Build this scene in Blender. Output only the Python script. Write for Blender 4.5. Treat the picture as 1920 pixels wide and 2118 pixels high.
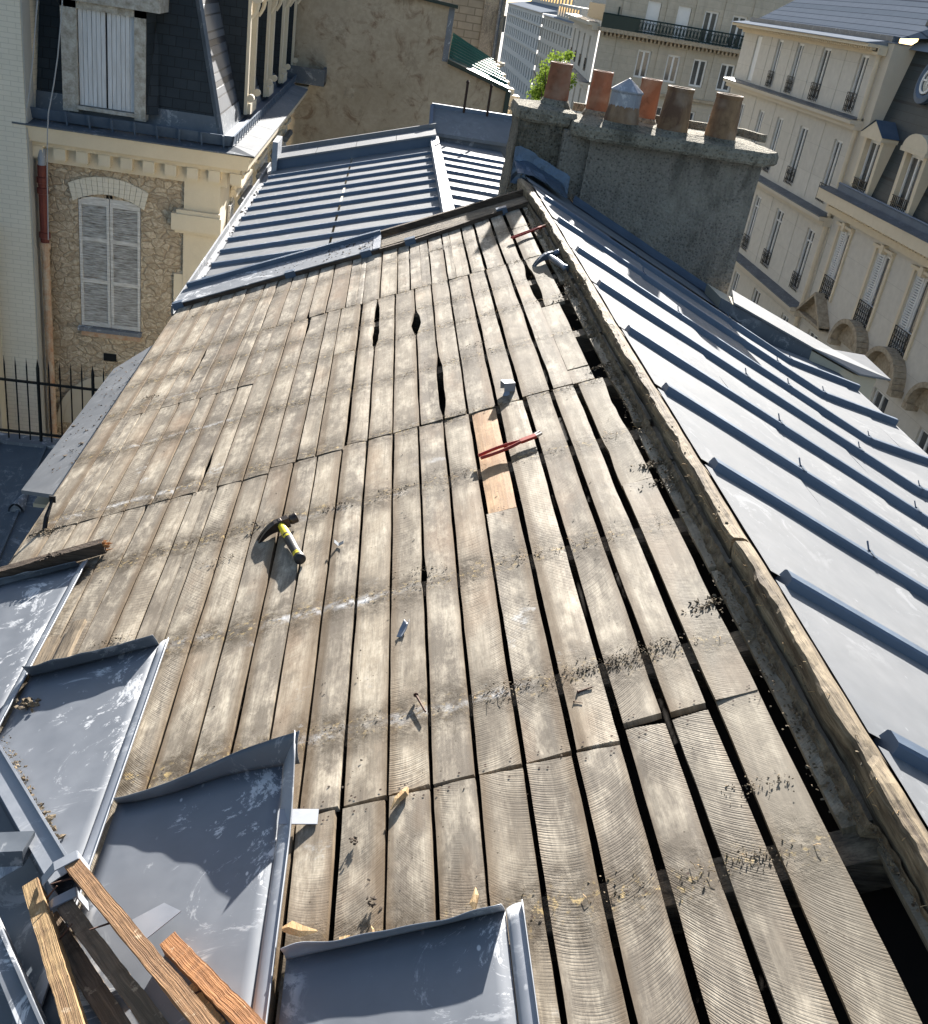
import bpy, math, random
from mathutils import Vector as V, noise as MN
R=math.radians
random.seed(7)
S=bpy.context.scene
for o in list(bpy.data.objects): bpy.data.objects.remove(o)
# ---------------------------------------------------------------- camera (world: x = across street, y = along street, z = up; metres; camera at origin)
F=2081.57; PPX,PPY=960.,1059.
CX=V((0.98740135,0.10518776,0.11821212))   # world x seen from the camera (right, down, forward)
CY=V((-0.05492517,-0.47277892,0.87946763))
CZ=V((0.14839743,-0.87488035,-0.46104509))
cam=bpy.data.objects.new('camera',bpy.data.cameras.new('camera'));S.collection.objects.link(cam)
from mathutils import Matrix
cam.matrix_world=Matrix(((CX[0],-CX[1],-CX[2],0),(CY[0],-CY[1],-CY[2],0),(CZ[0],-CZ[1],-CZ[2],0),(0,0,0,1)))
cam.data.sensor_fit='HORIZONTAL';cam.data.sensor_width=36;cam.data.lens=36*F/1920
cam.data.clip_start=.05;cam.data.clip_end=3000
S.camera=cam
# ---------------------------------------------------------------- light
SUN=V((-.25,-1,-.395)).normalized()          # direction the light travels
elev=math.asin(-SUN.z);azi=math.atan2(-SUN.x,-SUN.y)
w=bpy.data.worlds.new('World');S.world=w;w.use_nodes=True
wn=w.node_tree;bg=wn.nodes['Background'];sk=wn.nodes.new('ShaderNodeTexSky')
sk.sky_type='NISHITA';sk.sun_disc=False;sk.sun_elevation=elev;sk.sun_rotation=azi;sk.air_density=1.0;sk.dust_density=1.6
wn.links.new(sk.outputs[0],bg.inputs[0]);bg.inputs[1].default_value=.05
sl=bpy.data.lights.new('sun','SUN');sl.energy=5.0;sl.angle=R(.53);sl.color=(1,.955,.89)
so=bpy.data.objects.new('sun',sl);S.collection.objects.link(so);so.rotation_euler=SUN.to_track_quat('-Z','Y').to_euler()
S.view_settings.view_transform='Standard';S.view_settings.look='None';S.view_settings.exposure=1.92;S.view_settings.gamma=1
S.render.engine='CYCLES'
# ---------------------------------------------------------------- survey helpers: sight line through a photo point met with a real plane
def ray(x,y):
    p=V(((x-PPX)/F,(y-PPY)/F,1)); return V((p.dot(CX),p.dot(CY),p.dot(CZ)))
def hit(x,y,n,p0): r=ray(x,y); return r*(n.dot(p0)/n.dot(r))
def hY(x,y,Y): r=ray(x,y); return r*(Y/r.y)
def hX(x,y,X): r=ray(x,y); return r*(X/r.x)
def hZ(x,y,Z): r=ray(x,y); return r*(Z/r.z)
TH=R(23);XR,ZR=1.08,-1.2
UD=V((-math.cos(TH),0,-math.sin(TH)));NL=V((-math.sin(TH),0,math.cos(TH)))
APEX=V((XR,0,ZR))
def LP(u,v,w=0): return APEX+UD*u+V((0,v,0))+NL*w        # left slope: u down from the ridge, v along it, w above it
def uvp(x,y,w=0):
    P=hit(x,y,NL,APEX+NL*w); return (XR-(P-NL*w).x)/math.cos(TH),P.y
TR=R(24);RD=V((math.cos(TR),0,-math.sin(TR)));NR=V((math.sin(TR),0,math.cos(TR)))
def RPt(r,v,w=0): return APEX+RD*r+V((0,v,0))+NR*w
def rvp(x,y,w=0):
    P=hit(x,y,NR,APEX+NR*w)-NR*w; return (P.x-XR)/math.cos(TR),P.y
# ---------------------------------------------------------------- mesh builder
OFF={}
class MB:
    def __init__(s): s.v=[];s.f=[];s.uv=[];s.at=[]
    def quad(s,pts,uv=None,at=None):
        i=len(s.v);s.v+=[V(p) for p in pts];s.f.append(tuple(range(i,i+len(pts))))
        s.uv.append(uv);s.at.append(at);return s
    def hexa(s,b,t):     # bottom ring, top ring (ccw seen from above)
        n=len(b);s.quad(t);s.quad(b[::-1])
        for i in range(n): s.quad([b[i],b[(i+1)%n],t[(i+1)%n],t[i]])
        return s
    def box(s,a,b):
        x0,x1=sorted((a[0],b[0]));y0,y1=sorted((a[1],b[1]));z0,z1=sorted((a[2],b[2]))
        c=[(x0,y0),(x1,y0),(x1,y1),(x0,y1)]
        return s.hexa([V((p[0],p[1],z0)) for p in c],[V((p[0],p[1],z1)) for p in c])
    def bar(s,a,b,wv,hv):   # bar from a to b, cross-section half-vectors wv,hv
        a=V(a);b=V(b);wv=V(wv);hv=V(hv);r=lambda p:[p-wv-hv,p+wv-hv,p+wv+hv,p-wv+hv]
        A,B=r(a),r(b);s.quad(A[::-1]);s.quad(B)
        for i in range(4): s.quad([A[i],A[(i+1)%4],B[(i+1)%4],B[i]])
        return s
    def tube(s,path,r,n=8,cap=True):
        path=[V(p) for p in path];rs=r if isinstance(r,(list,tuple)) else [r]*len(path);rings=[]
        for i,p in enumerate(path):
            d=(path[min(i+1,len(path)-1)]-path[max(i-1,0)]).normalized()
            a=d.orthogonal().normalized() if i==0 else (a-d*a.dot(d)).normalized()
            b=d.cross(a);rings.append([p+(a*math.cos(t)+b*math.sin(t))*rs[i] for t in [2*math.pi*k/n for k in range(n)]])
        i0=len(s.v)
        for rg in rings: s.v+=rg
        for i in range(len(rings)-1):
            for k in range(n):
                s.f.append((i0+i*n+k,i0+i*n+(k+1)%n,i0+(i+1)*n+(k+1)%n,i0+(i+1)*n+k));s.uv.append(None);s.at.append(None)
        if cap: s.quad(rings[0][::-1]);s.quad(rings[-1])
        return s
    def lathe(s,base,ax,prof,n=24):  # prof [(r,h)...]
        base=V(base);ax=V(ax).normalized();a=ax.orthogonal().normalized();b=ax.cross(a);i0=len(s.v)
        for r,h in prof: s.v+=[base+ax*h+(a*math.cos(2*math.pi*k/n)+b*math.sin(2*math.pi*k/n))*r for k in range(n)]
        for i in range(len(prof)-1):
            for k in range(n):
                s.f.append((i0+i*n+k,i0+i*n+(k+1)%n,i0+(i+1)*n+(k+1)%n,i0+(i+1)*n+k));s.uv.append(None);s.at.append(None)
        return s
    def prism(s,poly,ext):
        ext=V(ext);A=[V(p) for p in poly];B=[p+ext for p in A];s.quad(A[::-1]);s.quad(B)
        for i in range(len(A)): s.quad([A[i],A[(i+1)%len(A)],B[(i+1)%len(A)],B[i]])
        return s
    def grid(s,fn,nu,nv,at=None):
        i0=len(s.v)
        for i in range(nu+1):
            for j in range(nv+1): s.v.append(V(fn(i/nu,j/nv)))
        for i in range(nu):
            for j in range(nv):
                a=i0+i*(nv+1)+j;s.f.append((a,a+nv+1,a+nv+2,a+1));s.uv.append([(i/nu,j/nv),((i+1)/nu,j/nv),((i+1)/nu,(j+1)/nv),(i/nu,(j+1)/nv)]);s.at.append(at)
        return s
    def chip(s,c,sz,fl=.6):
        c=V(c);m=[V((random.gauss(0,1),random.gauss(0,1),random.gauss(0,1))).normalized() for _ in range(3)]
        p=[c+sz*random.uniform(.5,1)*V((q.x,q.y,q.z*fl)) for q in (m[0],m[1],m[2],-m[0],-m[1],-m[2])]
        i=len(s.v);s.v+=p
        for t in ((0,1,2),(0,2,4),(0,4,5),(0,5,1),(3,2,1),(3,4,2),(3,5,4),(3,1,5)): s.f.append(tuple(i+k for k in t));s.uv.append(None);s.at.append(None)
        return s
    def build(s,name,mat,parent=None,smooth=False,bevel=0,thick=0):
        root=parent
        while root is not None and root.parent is not None: root=root.parent
        off=V(root.location) if root is not None else V((0,0,0))
        me=bpy.data.meshes.new(name);me.from_pydata([p-off for p in s.v],[],s.f);me.update()
        if any(u for u in s.uv):
            L=me.uv_layers.new(name='UVMap')
            for p,u in zip(me.polygons,s.uv):
                if u:
                    for li,c in zip(p.loop_indices,u): L.data[li].uv=c
        if any(a for a in s.at):
            C=me.color_attributes.new(name='rnd',type='FLOAT_COLOR',domain='CORNER')
            for p,a in zip(me.polygons,s.at):
                if a:
                    for li in p.loop_indices: C.data[li].color=a
        me.materials.append(mat)
        if smooth:
            for p in me.polygons: p.use_smooth=True
        o=bpy.data.objects.new(name,me);S.collection.objects.link(o)
        if root is not None: o.parent=parent
        if bevel:
            m=o.modifiers.new('b','BEVEL');m.width=bevel;m.segments=2;m.limit_method='ANGLE';m.harden_normals=False
        if thick:
            m=o.modifiers.new('s','SOLIDIFY');m.thickness=thick;m.offset=0
        return o
def tag(o,label=None,cat=None,group=None,kind=None):
    if label: o['label']=label
    if cat: o['category']=cat
    if group: o['group']=group
    if kind: o['kind']=kind
    return o
def thing(name,loc,label,cat,group=None):
    o=bpy.data.objects.new(name,None);S.collection.objects.link(o);o.location=loc;o.empty_display_size=.1
    return tag(o,label,cat,group)
def fbm(x,y=0,z=0): return MN.noise(V((x,y,z)))
# ---------------------------------------------------------------- materials
class NT:
    def __init__(s,name,rough=.7,metal=0,spec=.4):
        s.m=bpy.data.materials.new(name);s.m.use_nodes=True;s.t=s.m.node_tree;s.b=s.t.nodes['Principled BSDF']
        s.b.inputs['Roughness'].default_value=rough;s.b.inputs['Metallic'].default_value=metal;s.b.inputs['Specular IOR Level'].default_value=spec
        s._o=None
    def n(s,k,**kw):
        x=s.t.nodes.new('ShaderNode'+k)
        for a,b in kw.items(): setattr(x,a,b)
        return x
    def put(s,inp,val):
        if isinstance(val,bpy.types.NodeSocket): s.t.links.new(val,inp)
        elif isinstance(val,(tuple,list)) and len(val)==3 and inp.type=='RGBA': inp.default_value=(*val,1)
        else: inp.default_value=val
    def obj(s):
        if not s._o: s._o=s.n('TexCoord').outputs['Object']
        return s._o
    def mth(s,op,a,b=0.,c=None,clamp=False):
        x=s.n('Math',operation=op,use_clamp=clamp);s.put(x.inputs[0],a);s.put(x.inputs[1],b)
        if c is not None: s.put(x.inputs[2],c)
        return x.outputs[0]
    def scale(s,vec,sc,rot=(0,0,0),loc=(0,0,0)):
        x=s.n('Mapping');s.put(x.inputs[0],vec);x.inputs['Scale'].default_value=sc;x.inputs['Rotation'].default_value=rot;x.inputs['Location'].default_value=loc;return x.outputs[0]
    def noise(s,vec,sc,det=4,rough=.55,dist=0):
        x=s.n('TexNoise');s.put(x.inputs['Vector'],vec);x.inputs['Scale'].default_value=sc;x.inputs['Detail'].default_value=det;x.inputs['Roughness'].default_value=rough;x.inputs['Distortion'].default_value=dist;return x.outputs[0]
    def vor(s,vec,sc,feat='F1',out='Distance',rand=1):
        x=s.n('TexVoronoi',feature=feat);s.put(x.inputs['Vector'],vec);x.inputs['Scale'].default_value=sc;x.inputs['Randomness'].default_value=rand;return x.outputs[out]
    def mr(s,v,a,b,c=0.,d=1.,smooth=False):
        x=s.n('MapRange',clamp=True);
        if smooth: x.interpolation_type='SMOOTHSTEP'
        s.put(x.inputs[0],v)
        for i,q in zip((1,2,3,4),(a,b,c,d)): s.put(x.inputs[i],q)
        return x.outputs[0]
    def mix(s,f,a,b,mode='MIX'):
        x=s.n('Mix',data_type='RGBA',blend_type=mode);s.put(x.inputs[0],f);s.put(x.inputs[6],a);s.put(x.inputs[7],b);return x.outputs[2]
    def bump(s,h,st=.5,d=.01):
        x=s.n('Bump');x.inputs['Strength'].default_value=st;x.inputs['Distance'].default_value=d;s.put(x.inputs['Height'],h)
        s.t.links.new(x.outputs[0],s.b.inputs['Normal'])
    def col(s,c): s.put(s.b.inputs['Base Color'],c);return s.m
def simple(name,c,rough=.7,metal=0,var=.25,sc=6,c2=None,bump=0,bd=.01,spec=.4,sc2=40,stretch=(1,1,1)):
    t=NT(name,rough,metal,spec);v=t.scale(t.obj(),stretch)
    a=t.noise(v,sc,6);b=t.noise(v,sc2,4)
    c2=c2 or tuple(x*.55 for x in c)
    k=t.mr(t.mth('ADD',t.mth('MULTIPLY',a,.7),t.mth('MULTIPLY',b,.3)),.5-.22/(.6+var),.5+.22/(.6+var),0,1)
    c3=tuple(x+(y-x)*min(1,var*1.6) for x,y in zip(c,c2))
    m=t.mix(k,c3,c)
    if bump: t.bump(t.mth('ADD',a,b),bump,bd)
    return t.col(m)
# --- old sawn roof boards -------------------------------------------------
BANDS=[.72,1.28,1.92,2.49,3.13,3.64,4.25,4.78,5.17,5.56,6.3]
def wood_boards(name,ca,cb,fresh=False):
    t=NT(name,.72,0,.22)
    uv=t.n('UVMap',uv_map='UVMap').outputs[0];at=t.n('Attribute',attribute_name='rnd')
    sp=t.n('SeparateXYZ');t.put(sp.inputs[0],uv);u,v=sp.outputs[0],sp.outputs[1]
    sc=t.n('SeparateColor');t.put(sc.inputs[0],at.outputs['Color']);r,uc,a=sc.outputs[0],sc.outputs[1],sc.outputs[2];al=at.outputs['Alpha']
    ul=t.mth('SUBTRACT',u,uc)
    cmb=t.n('CombineXYZ');t.put(cmb.inputs[0],u);t.put(cmb.inputs[1],v);t.put(cmb.inputs[2],t.mth('MULTIPLY',r,7.));P=cmb.outputs[0]
    # circular-saw kerfs
    off=t.mth('ADD',t.mth('MULTIPLY',ul,t.mth('MULTIPLY',t.mth('SUBTRACT',a,.5),2.4)),t.mth('MULTIPLY',t.mth('MULTIPLY',ul,ul),4.2))
    n1=t.noise(P,2.2,3);n2=t.noise(P,9,3)
    wv=t.mth('ADD',t.mth('SUBTRACT',v,off),t.mth('ADD',t.mth('MULTIPLY',n1,.014),t.mth('MULTIPLY',n2,.004)))
    fr=t.mth('FRACT',t.mth('MULTIPLY',wv,150.))
    fr2=t.mth('FRACT',t.mth('MULTIPLY',wv,61.))
    k1=t.mr(t.mth('ABSOLUTE',t.mth('SUBTRACT',fr,.5)),.0,.30,1,0,True)
    k2=t.mr(t.mth('ABSOLUTE',t.mth('SUBTRACT',fr2,.5)),.0,.16,1,0,True)
    amp=t.mr(t.noise(t.scale(P,(6,1.6,1)),1.6,4),.40,.64)
    kerf=t.mth('MULTIPLY',t.mth('MAXIMUM',t.mth('MULTIPLY',k1,.75),k2),t.mth('MULTIPLY',amp,t.mr(al,.25,.8,.25,1.)))
    # long grain, blotches
    g=t.noise(t.scale(P,(1,.045,1)),230,5,.65);g2=t.noise(t.scale(P,(1,.12,1)),40,5,.6,1.)
    bl=t.noise(t.scale(P,(1,.6,1)),6,8,.72);bl2=t.noise(t.scale(P,(1,.45,1)),15,7,.74)
    base=t.mix(r,ca,cb)
    vr=t.n('SeparateColor');wn2=t.n('TexWhiteNoise',noise_dimensions='2D');cm2=t.n('CombineXYZ');t.put(cm2.inputs[0],uc);t.put(cm2.inputs[1],r);t.put(wn2.inputs['Vector'],cm2.outputs[0]);base=t.mix(t.mr(wn2.outputs['Value'],.35,1.,0,.7),base,(.52,.43,.31));base=t.mix(t.mr(wn2.outputs['Value'],.0,.45,.75,0),base,(.15,.128,.105))
    base=t.mix(t.mr(bl,.36,.58,.7,0),base,(.13,.105,.078) if not fresh else (.36,.2,.1))
    base=t.mix(t.mr(bl2,.46,.66,0,.8),base,(.72,.63,.49) if not fresh else (.75,.5,.28))
    base=t.mix(t.mr(g2,.3,.5,.45,0),base,(.10,.08,.06) if not fresh else (.3,.15,.07))
    base=t.mix(t.mr(g,.38,.62,.32,0),base,(.10,.085,.065))
    base=t.mix(t.mth('MULTIPLY',kerf,.55 if not fresh else .3),base,(.075,.06,.045))
    h=t.mth('SUBTRACT',t.mth('MULTIPLY',g2,.6),t.mth('MULTIPLY',kerf,.8))
    if not fresh:
        rot=t.noise(t.scale(P,(1,.4,1)),2.6,5,.6)
        base=t.mix(t.mr(rot,.56,.70,0,.5),base,(.30,.19,.11));base=t.mix(t.mr(t.noise(t.scale(P,(.6,.9,1)),1.3,6,.65),.50,.66,0,.6),base,(.13,.105,.08))          # warm brown patches
        # dirt left along every rafter
        vw=t.mth('ADD',v,t.mth('MULTIPLY',t.mth('SUBTRACT',t.noise(P,6,5,.7),.5),.16))
        d=None
        for b in BANDS:
            e=t.mth('ABSOLUTE',t.mth('SUBTRACT',vw,b));d=e if d is None else t.mth('MINIMUM',d,e)
        dn=t.noise(P,28,6,.7)
        bsel=t.mr(t.noise(t.scale(P,(9,2.,1)),1.2,3),.34,.50,.45,1.);band=t.mth('MAXIMUM',t.mth('MULTIPLY',t.mth('MULTIPLY',t.mr(d,.02,.15,1,0,True),bsel),t.mr(t.noise(P,20,7,.8),.40,.56,.25,1.)),t.mth('MULTIPLY',t.mr(d,.008,.034,1,0),t.mr(dn,.40,.50,0,.9)))
        base=t.mix(t.mth('MULTIPLY',band,.93),base,(.062,.045,.027));eb=t.mth('ABSOLUTE',ul);base=t.mix(t.mr(t.mth('ADD',eb,t.mth('MULTIPLY',bl2,.02)),.040,.060,0,.65),base,(.13,.085,.045))
        straw=t.mth('MULTIPLY',t.mr(d,.0,.05,1,0),t.mr(t.noise(P,60,4,.7),.56,.64))
        base=t.mix(straw,base,(.40,.29,.13))
        # lime streaks
        for bv,u0,u1,s_ in ((2.48,.86,1.5,1.),(1.915,.62,1.26,.8),(3.64,1.8,2.45,.6),(2.5,1.5,2.1,.35),(4.26,1.7,2.4,.45),(4.8,1.9,2.4,.4),(3.1,.9,1.5,.25),(3.3,.75,.95,.5)):
            e=t.mr(t.mth('ABSOLUTE',t.mth('SUBTRACT',t.mth('ADD',v,t.mth('MULTIPLY',t.mth('SUBTRACT',n2,.5),.06)),bv)),.006,.028,1,0)
            q=t.mth('MULTIPLY',t.mr(u,u0,u0+.08),t.mr(u,u1-.1,u1,1,0))
            e=t.mth('MULTIPLY',t.mth('MULTIPLY',e,q),t.mth('MULTIPLY',t.mr(t.noise(P,26,6,.75),.44,.58,0,s_),t.mr(t.noise(P,7,3),.42,.56,.15,.9)))
            base=t.mix(e,base,(.66,.66,.66))
        wp=t.mth('MULTIPLY',t.mr(t.noise(P,3.1,6,.75),.63,.70),t.mr(t.noise(P,45,4,.7),.45,.6,0,.6));base=t.mix(wp,base,(.55,.55,.53))
        gr=t.mr(u,.12,.42,1,0);base=t.mix(t.mth('MULTIPLY',gr,.45),base,(.17,.15,.11))    # old mortar dust by the ridge
        h=t.mth('ADD',h,t.mth('MULTIPLY',band,t.mth('MULTIPLY',dn,2.)))
        sk=t.mr(t.vor(P,38),.06,.10,.8,0);kk=t.mth('MULTIPLY',sk,t.mr(t.noise(P,3.7,2),.52,.58));base=t.mix(kk,base,(.05,.035,.02))
    t.bump(h,.42,.0018)
    return t.col(base)
def rough_wood(name,c,c2,sc=18,ax=1):
    t=NT(name,.8,0,.25);st=[6,6,6];st[ax]=.5
    v=t.scale(t.obj(),st);a=t.noise(v,sc/3,6,.65,.6);b=t.noise(t.obj(),9,5,.6);e=t.noise(v,sc*2,4)
    m=t.mix(t.mr(a,.36,.62),c2,c);m=t.mix(t.mr(b,.5,.68,0,.55),m,tuple(x*.45 for x in c2));m=t.mix(t.mr(e,.34,.5,.4,0),m,tuple(x*.4 for x in c2))
    t.bump(t.mth('ADD',a,e),.7,.006);return t.col(m)
def zinc(name,c,c2,streak=0.,rough=.42,metal=.25,seam=None):
    t=NT(name,rough,metal,.35 if streak>.3 else .12);P=t.obj()
    a=t.noise(P,1.6,5,.6);b=t.noise(P,14,5,.6);m=t.mix(t.mr(a,.3,.7),c2,c);m=t.mix(t.mr(b,.35,.65,.3,0),m,tuple(x*.75 for x in c2))
    if streak:
        s1=t.noise(t.scale(P,(1,1,1),(0,0,.5)),5,8,.78,1.4);s2=t.noise(P,1.7,4,.6)
        f=t.mth('MULTIPLY',t.mr(s1,.545,.60,0,1),t.mr(s2,.42,.55,0,streak));m=t.mix(f,m,(.55,.56,.575))
        g=t.vor(t.scale(P,(1,.6,1)),23);m=t.mix(t.mth('MULTIPLY',t.mr(g,.05,.1,1,0),t.mr(t.noise(P,2.9,3),.5,.56,0,streak)),m,(.55,.56,.57))
        dk=t.noise(P,3.3,7,.7);m=t.mix(t.mr(dk,.60,.72,0,.5),m,(.13,.14,.15))
    t.put(t.b.inputs['Roughness'],t.mr(b,.3,.7,rough-.06,rough+.14))
    t.bump(t.noise(P,4.5,3),.18,.01);return t.col(m)
def uvwood(name,c,c2):
    t=NT(name,.75,0,.3);uv=t.n('UVMap',uv_map='UVMap').outputs[0];v=t.scale(uv,(3.5,60,1));a=t.noise(v,1.2,6,.65,.8);e=t.noise(t.scale(uv,(8,300,1)),1,4,.6);b=t.noise(t.obj(),13,5,.65)
    m=t.mix(t.mr(a,.36,.62),c2,c);m=t.mix(t.mr(e,.3,.55,.55,0),m,tuple(x*.45 for x in c2));m=t.mix(t.mr(b,.52,.68,0,.7),m,tuple(x*.5 for x in c2));m=t.mix(t.mr(t.noise(t.obj(),21,4,.7),.60,.66,0,.7),m,(.55,.42,.28))
    t.bump(t.mth('ADD',a,e),.6,.004);return t.col(m)
M={}
M['tim1']=uvwood('brown_batten_wood',(.36,.20,.095),(.22,.12,.06));M['tim2']=uvwood('dull_batten_wood',(.27,.185,.12),(.14,.10,.065));M['tim3']=uvwood('yellow_batten_wood',(.46,.31,.15),(.25,.15,.075));M['tim4']=uvwood('bright_batten_wood',(.44,.21,.085),(.30,.14,.06))
M['boards']=wood_boards('sawn_boards',(.40,.345,.27),(.215,.185,.145))
M['patch']=wood_boards('fresh_board',(.60,.34,.155),(.54,.36,.2),True)
M['rot']=rough_wood('ridge_timber',(.30,.235,.15),(.07,.05,.032))
M['rafter']=rough_wood('rafter_wood',(.22,.175,.12),(.07,.055,.04),ax=0)
M['batten_o']=rough_wood('resinous_pine',(.50,.25,.095),(.30,.14,.055),7)
M['batten_g']=rough_wood('weathered_pine',(.30,.235,.16),(.13,.10,.07),10)
M['batten_d']=rough_wood('dark_timber',(.12,.085,.06),(.05,.035,.025),10,0)
M['split']=rough_wood('split_wood',(.56,.40,.22),(.5,.3,.13),12)
M['mortar']=simple('mortar_straw',(.23,.18,.115),.95,0,.8,30,(.07,.05,.03),.9,.02)
M['debris']=simple('roof_debris',(.09,.065,.045),.95,0,.8,30,(.03,.022,.015))
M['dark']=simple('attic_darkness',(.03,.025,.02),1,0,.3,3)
M['nail']=simple('rusty_iron',(.06,.035,.025),.8,.3,.5,60)
M['nailr']=simple('rust_nail',(.12,.06,.04),.8,.2,.5,60)
M['zold']=zinc('old_zinc',(.20,.217,.243),(.14,.155,.18),1.4,.6,.05)
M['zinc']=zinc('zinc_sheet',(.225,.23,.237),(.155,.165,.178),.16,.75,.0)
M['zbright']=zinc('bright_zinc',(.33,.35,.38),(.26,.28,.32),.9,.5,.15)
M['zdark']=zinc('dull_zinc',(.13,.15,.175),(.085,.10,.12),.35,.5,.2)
M['zcap']=zinc('shade_blue_zinc',(.125,.165,.225),(.09,.125,.18),0.,.45,.25)  # zinc with the navy shade of the batten faces put into its colour
def stonewall():
    t=NT('rubble_stone',.9,0,.2);P=t.obj();w=t.n('VectorMath',operation='ADD');t.put(w.inputs[0],P)
    nz=t.n('TexNoise');t.put(nz.inputs['Vector'],P);nz.inputs['Scale'].default_value=3.2;nz.inputs['Detail'].default_value=3
    sc=t.n('VectorMath',operation='SCALE');t.put(sc.inputs[0],nz.outputs['Color']);sc.inputs['Scale'].default_value=.22;t.put(w.inputs[1],sc.outputs[0])
    Q=t.scale(w.outputs[0],(1,1,1.75));e=t.vor(Q,6.2,'DISTANCE_TO_EDGE');c=t.n('TexVoronoi');t.put(c.inputs['Vector'],Q);c.inputs['Scale'].default_value=6.2
    n=t.noise(P,22,6,.65);s=t.n('SeparateColor');t.put(s.inputs[0],c.outputs['Color'])
    st=t.mix(s.outputs[0],(.66,.56,.42),(.47,.385,.28));st=t.mix(t.mr(n,.40,.62,.6,0),st,(.30,.22,.14))
    mort=t.mix(t.noise(P,30,4),(.38,.295,.20),(.27,.205,.135))
    m=t.mix(t.mr(t.mth('ADD',e,t.mth('MULTIPLY',t.mth('SUBTRACT',t.noise(P,14,5,.7),.5),.2)),-.02,.09),mort,st);m=t.mix(t.mr(t.noise(P,26,6,.7),.60,.68,0,.75),m,(.10,.07,.045))
    t.bump(t.mth('ADD',t.mr(e,.0,.12,0,1,True),t.mth('MULTIPLY',n,1.5)),.6,.03);return t.col(m)
M['rubble']=stonewall()
def brick(name,c1,c2,mo,sc,w,h,rot=(R(90),0,0),ms=.02,rough=.85,bump=.4,var=.5,off=.5,spec=.3):
    t=NT(name,rough,0,spec);P=t.scale(t.obj(),(1,1,1),rot);b=t.n('TexBrick');t.put(b.inputs['Vector'],P)
    for k,x in (('Color1',c1),('Color2',c2),('Mortar',mo)): t.put(b.inputs[k],x)
    b.inputs['Scale'].default_value=sc;b.inputs['Brick Width'].default_value=w;b.inputs['Row Height'].default_value=h;b.inputs['Mortar Size'].default_value=ms;b.offset=off
    n=t.noise(t.obj(),3,6,.6);m=t.mix(t.mr(n,.35,.65,var,0),b.outputs['Color'],tuple(x*.6 for x in c2))
    t.bump(t.mth('SUBTRACT',1.,b.outputs['Fac']),bump,.02);return t.col(m)
M['wbrick']=brick('white_painted_brick',(.70,.64,.53),(.67,.615,.505),(.56,.51,.42),1,.22,.07,ms=.005,var=.12)
M['slate']=brick('slate_shade_dark',(.028,.036,.044),(.022,.029,.036),(.012,.014,.016),1,.2,.14,ms=.005,rough=.6,var=.3,spec=.2)  # same slate as the side slope, with the front's shade put into its colour
M['slates']=brick('slate_sunlit_pale',(.13,.14,.16),(.095,.105,.125),(.03,.03,.035),1,.22,.14,(R(90),0,R(-90)),ms=.012,rough=.45,bump=.8,var=.35,spec=.5)
M['slatel']=brick('slate_light',(.17,.195,.235),(.14,.165,.20),(.07,.08,.10),1,.5,.3,(R(90),0,R(-90)),ms=.02,rough=1,bump=0,var=.2,spec=0)
M['farzinc']=simple('far_zinc_roofing',(.24,.265,.30),1,0,.3,1,(.18,.20,.235),spec=0)
M['mansard']=brick('dark_mansard_slate',(.045,.055,.06),(.035,.045,.05),(.02,.02,.022),1,.3,.2,(R(90),0,R(-90)),ms=.008,rough=.55,bump=.3,var=.4)
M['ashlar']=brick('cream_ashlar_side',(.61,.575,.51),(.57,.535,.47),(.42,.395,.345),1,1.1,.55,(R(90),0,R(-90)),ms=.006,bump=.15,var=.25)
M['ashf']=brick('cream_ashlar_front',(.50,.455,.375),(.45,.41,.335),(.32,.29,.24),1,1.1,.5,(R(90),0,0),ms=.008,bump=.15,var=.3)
M['block']=brick('grey_block',(.25,.235,.20),(.20,.19,.165),(.13,.12,.10),1,.45,.2,(R(90),0,0),ms=.015,bump=.3,var=.4)
M['limef']=simple('far_limestone',(.62,.56,.46),1,0,.3,2,(.48,.42,.33),spec=0)
M['lime']=simple('limestone',(.70,.61,.46),.85,0,.3,3,(.50,.42,.30),.3,.01)
M['limed']=simple('weathered_limestone',(.50,.42,.31),.9,0,.6,7,(.22,.18,.13),.5,.02)
M['pale']=brick('pale_ashlar_side',(.60,.60,.58),(.56,.56,.54),(.4,.4,.38),1,1.1,.55,(R(90),0,R(-90)),ms=.006,bump=.1,var=.2)
def stucco():
    t=NT('tan_render',.92,0,.2);P=t.obj();n=t.noise(P,.55,7,.6,.6);n2=t.noise(P,2.3,8,.7,.8);    m=t.mix(t.mr(n,.32,.66),(.36,.295,.21),(.50,.42,.315));m=t.mix(t.mr(n2,.54,.66,0,.8),m,(.19,.12,.075));m=t.mix(t.mr(t.noise(P,1.1,7,.75),.56,.68,0,.6),m,(.15,.12,.085));m=t.mix(t.mr(t.noise(P,12,5),.4,.6,.22,0),m,(.22,.175,.12))
    cr=t.vor(t.scale(P,(1,1,1),(0,.3,0)),.7,'DISTANCE_TO_EDGE');m=t.mix(t.mr(t.mth('ADD',cr,t.mth('MULTIPLY',t.noise(P,5,4),.03)),.012,.022,.35,0),m,(.15,.11,.07))
    t.bump(n2,.25,.02);return t.col(m)
M['stucco']=stucco()
M['plaster']=simple('pale_plaster',(.58,.52,.40),.9,0,.2,2);M['rend']=simple('grey_render',(.42,.42,.40),.9,0,.3,2)
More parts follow.
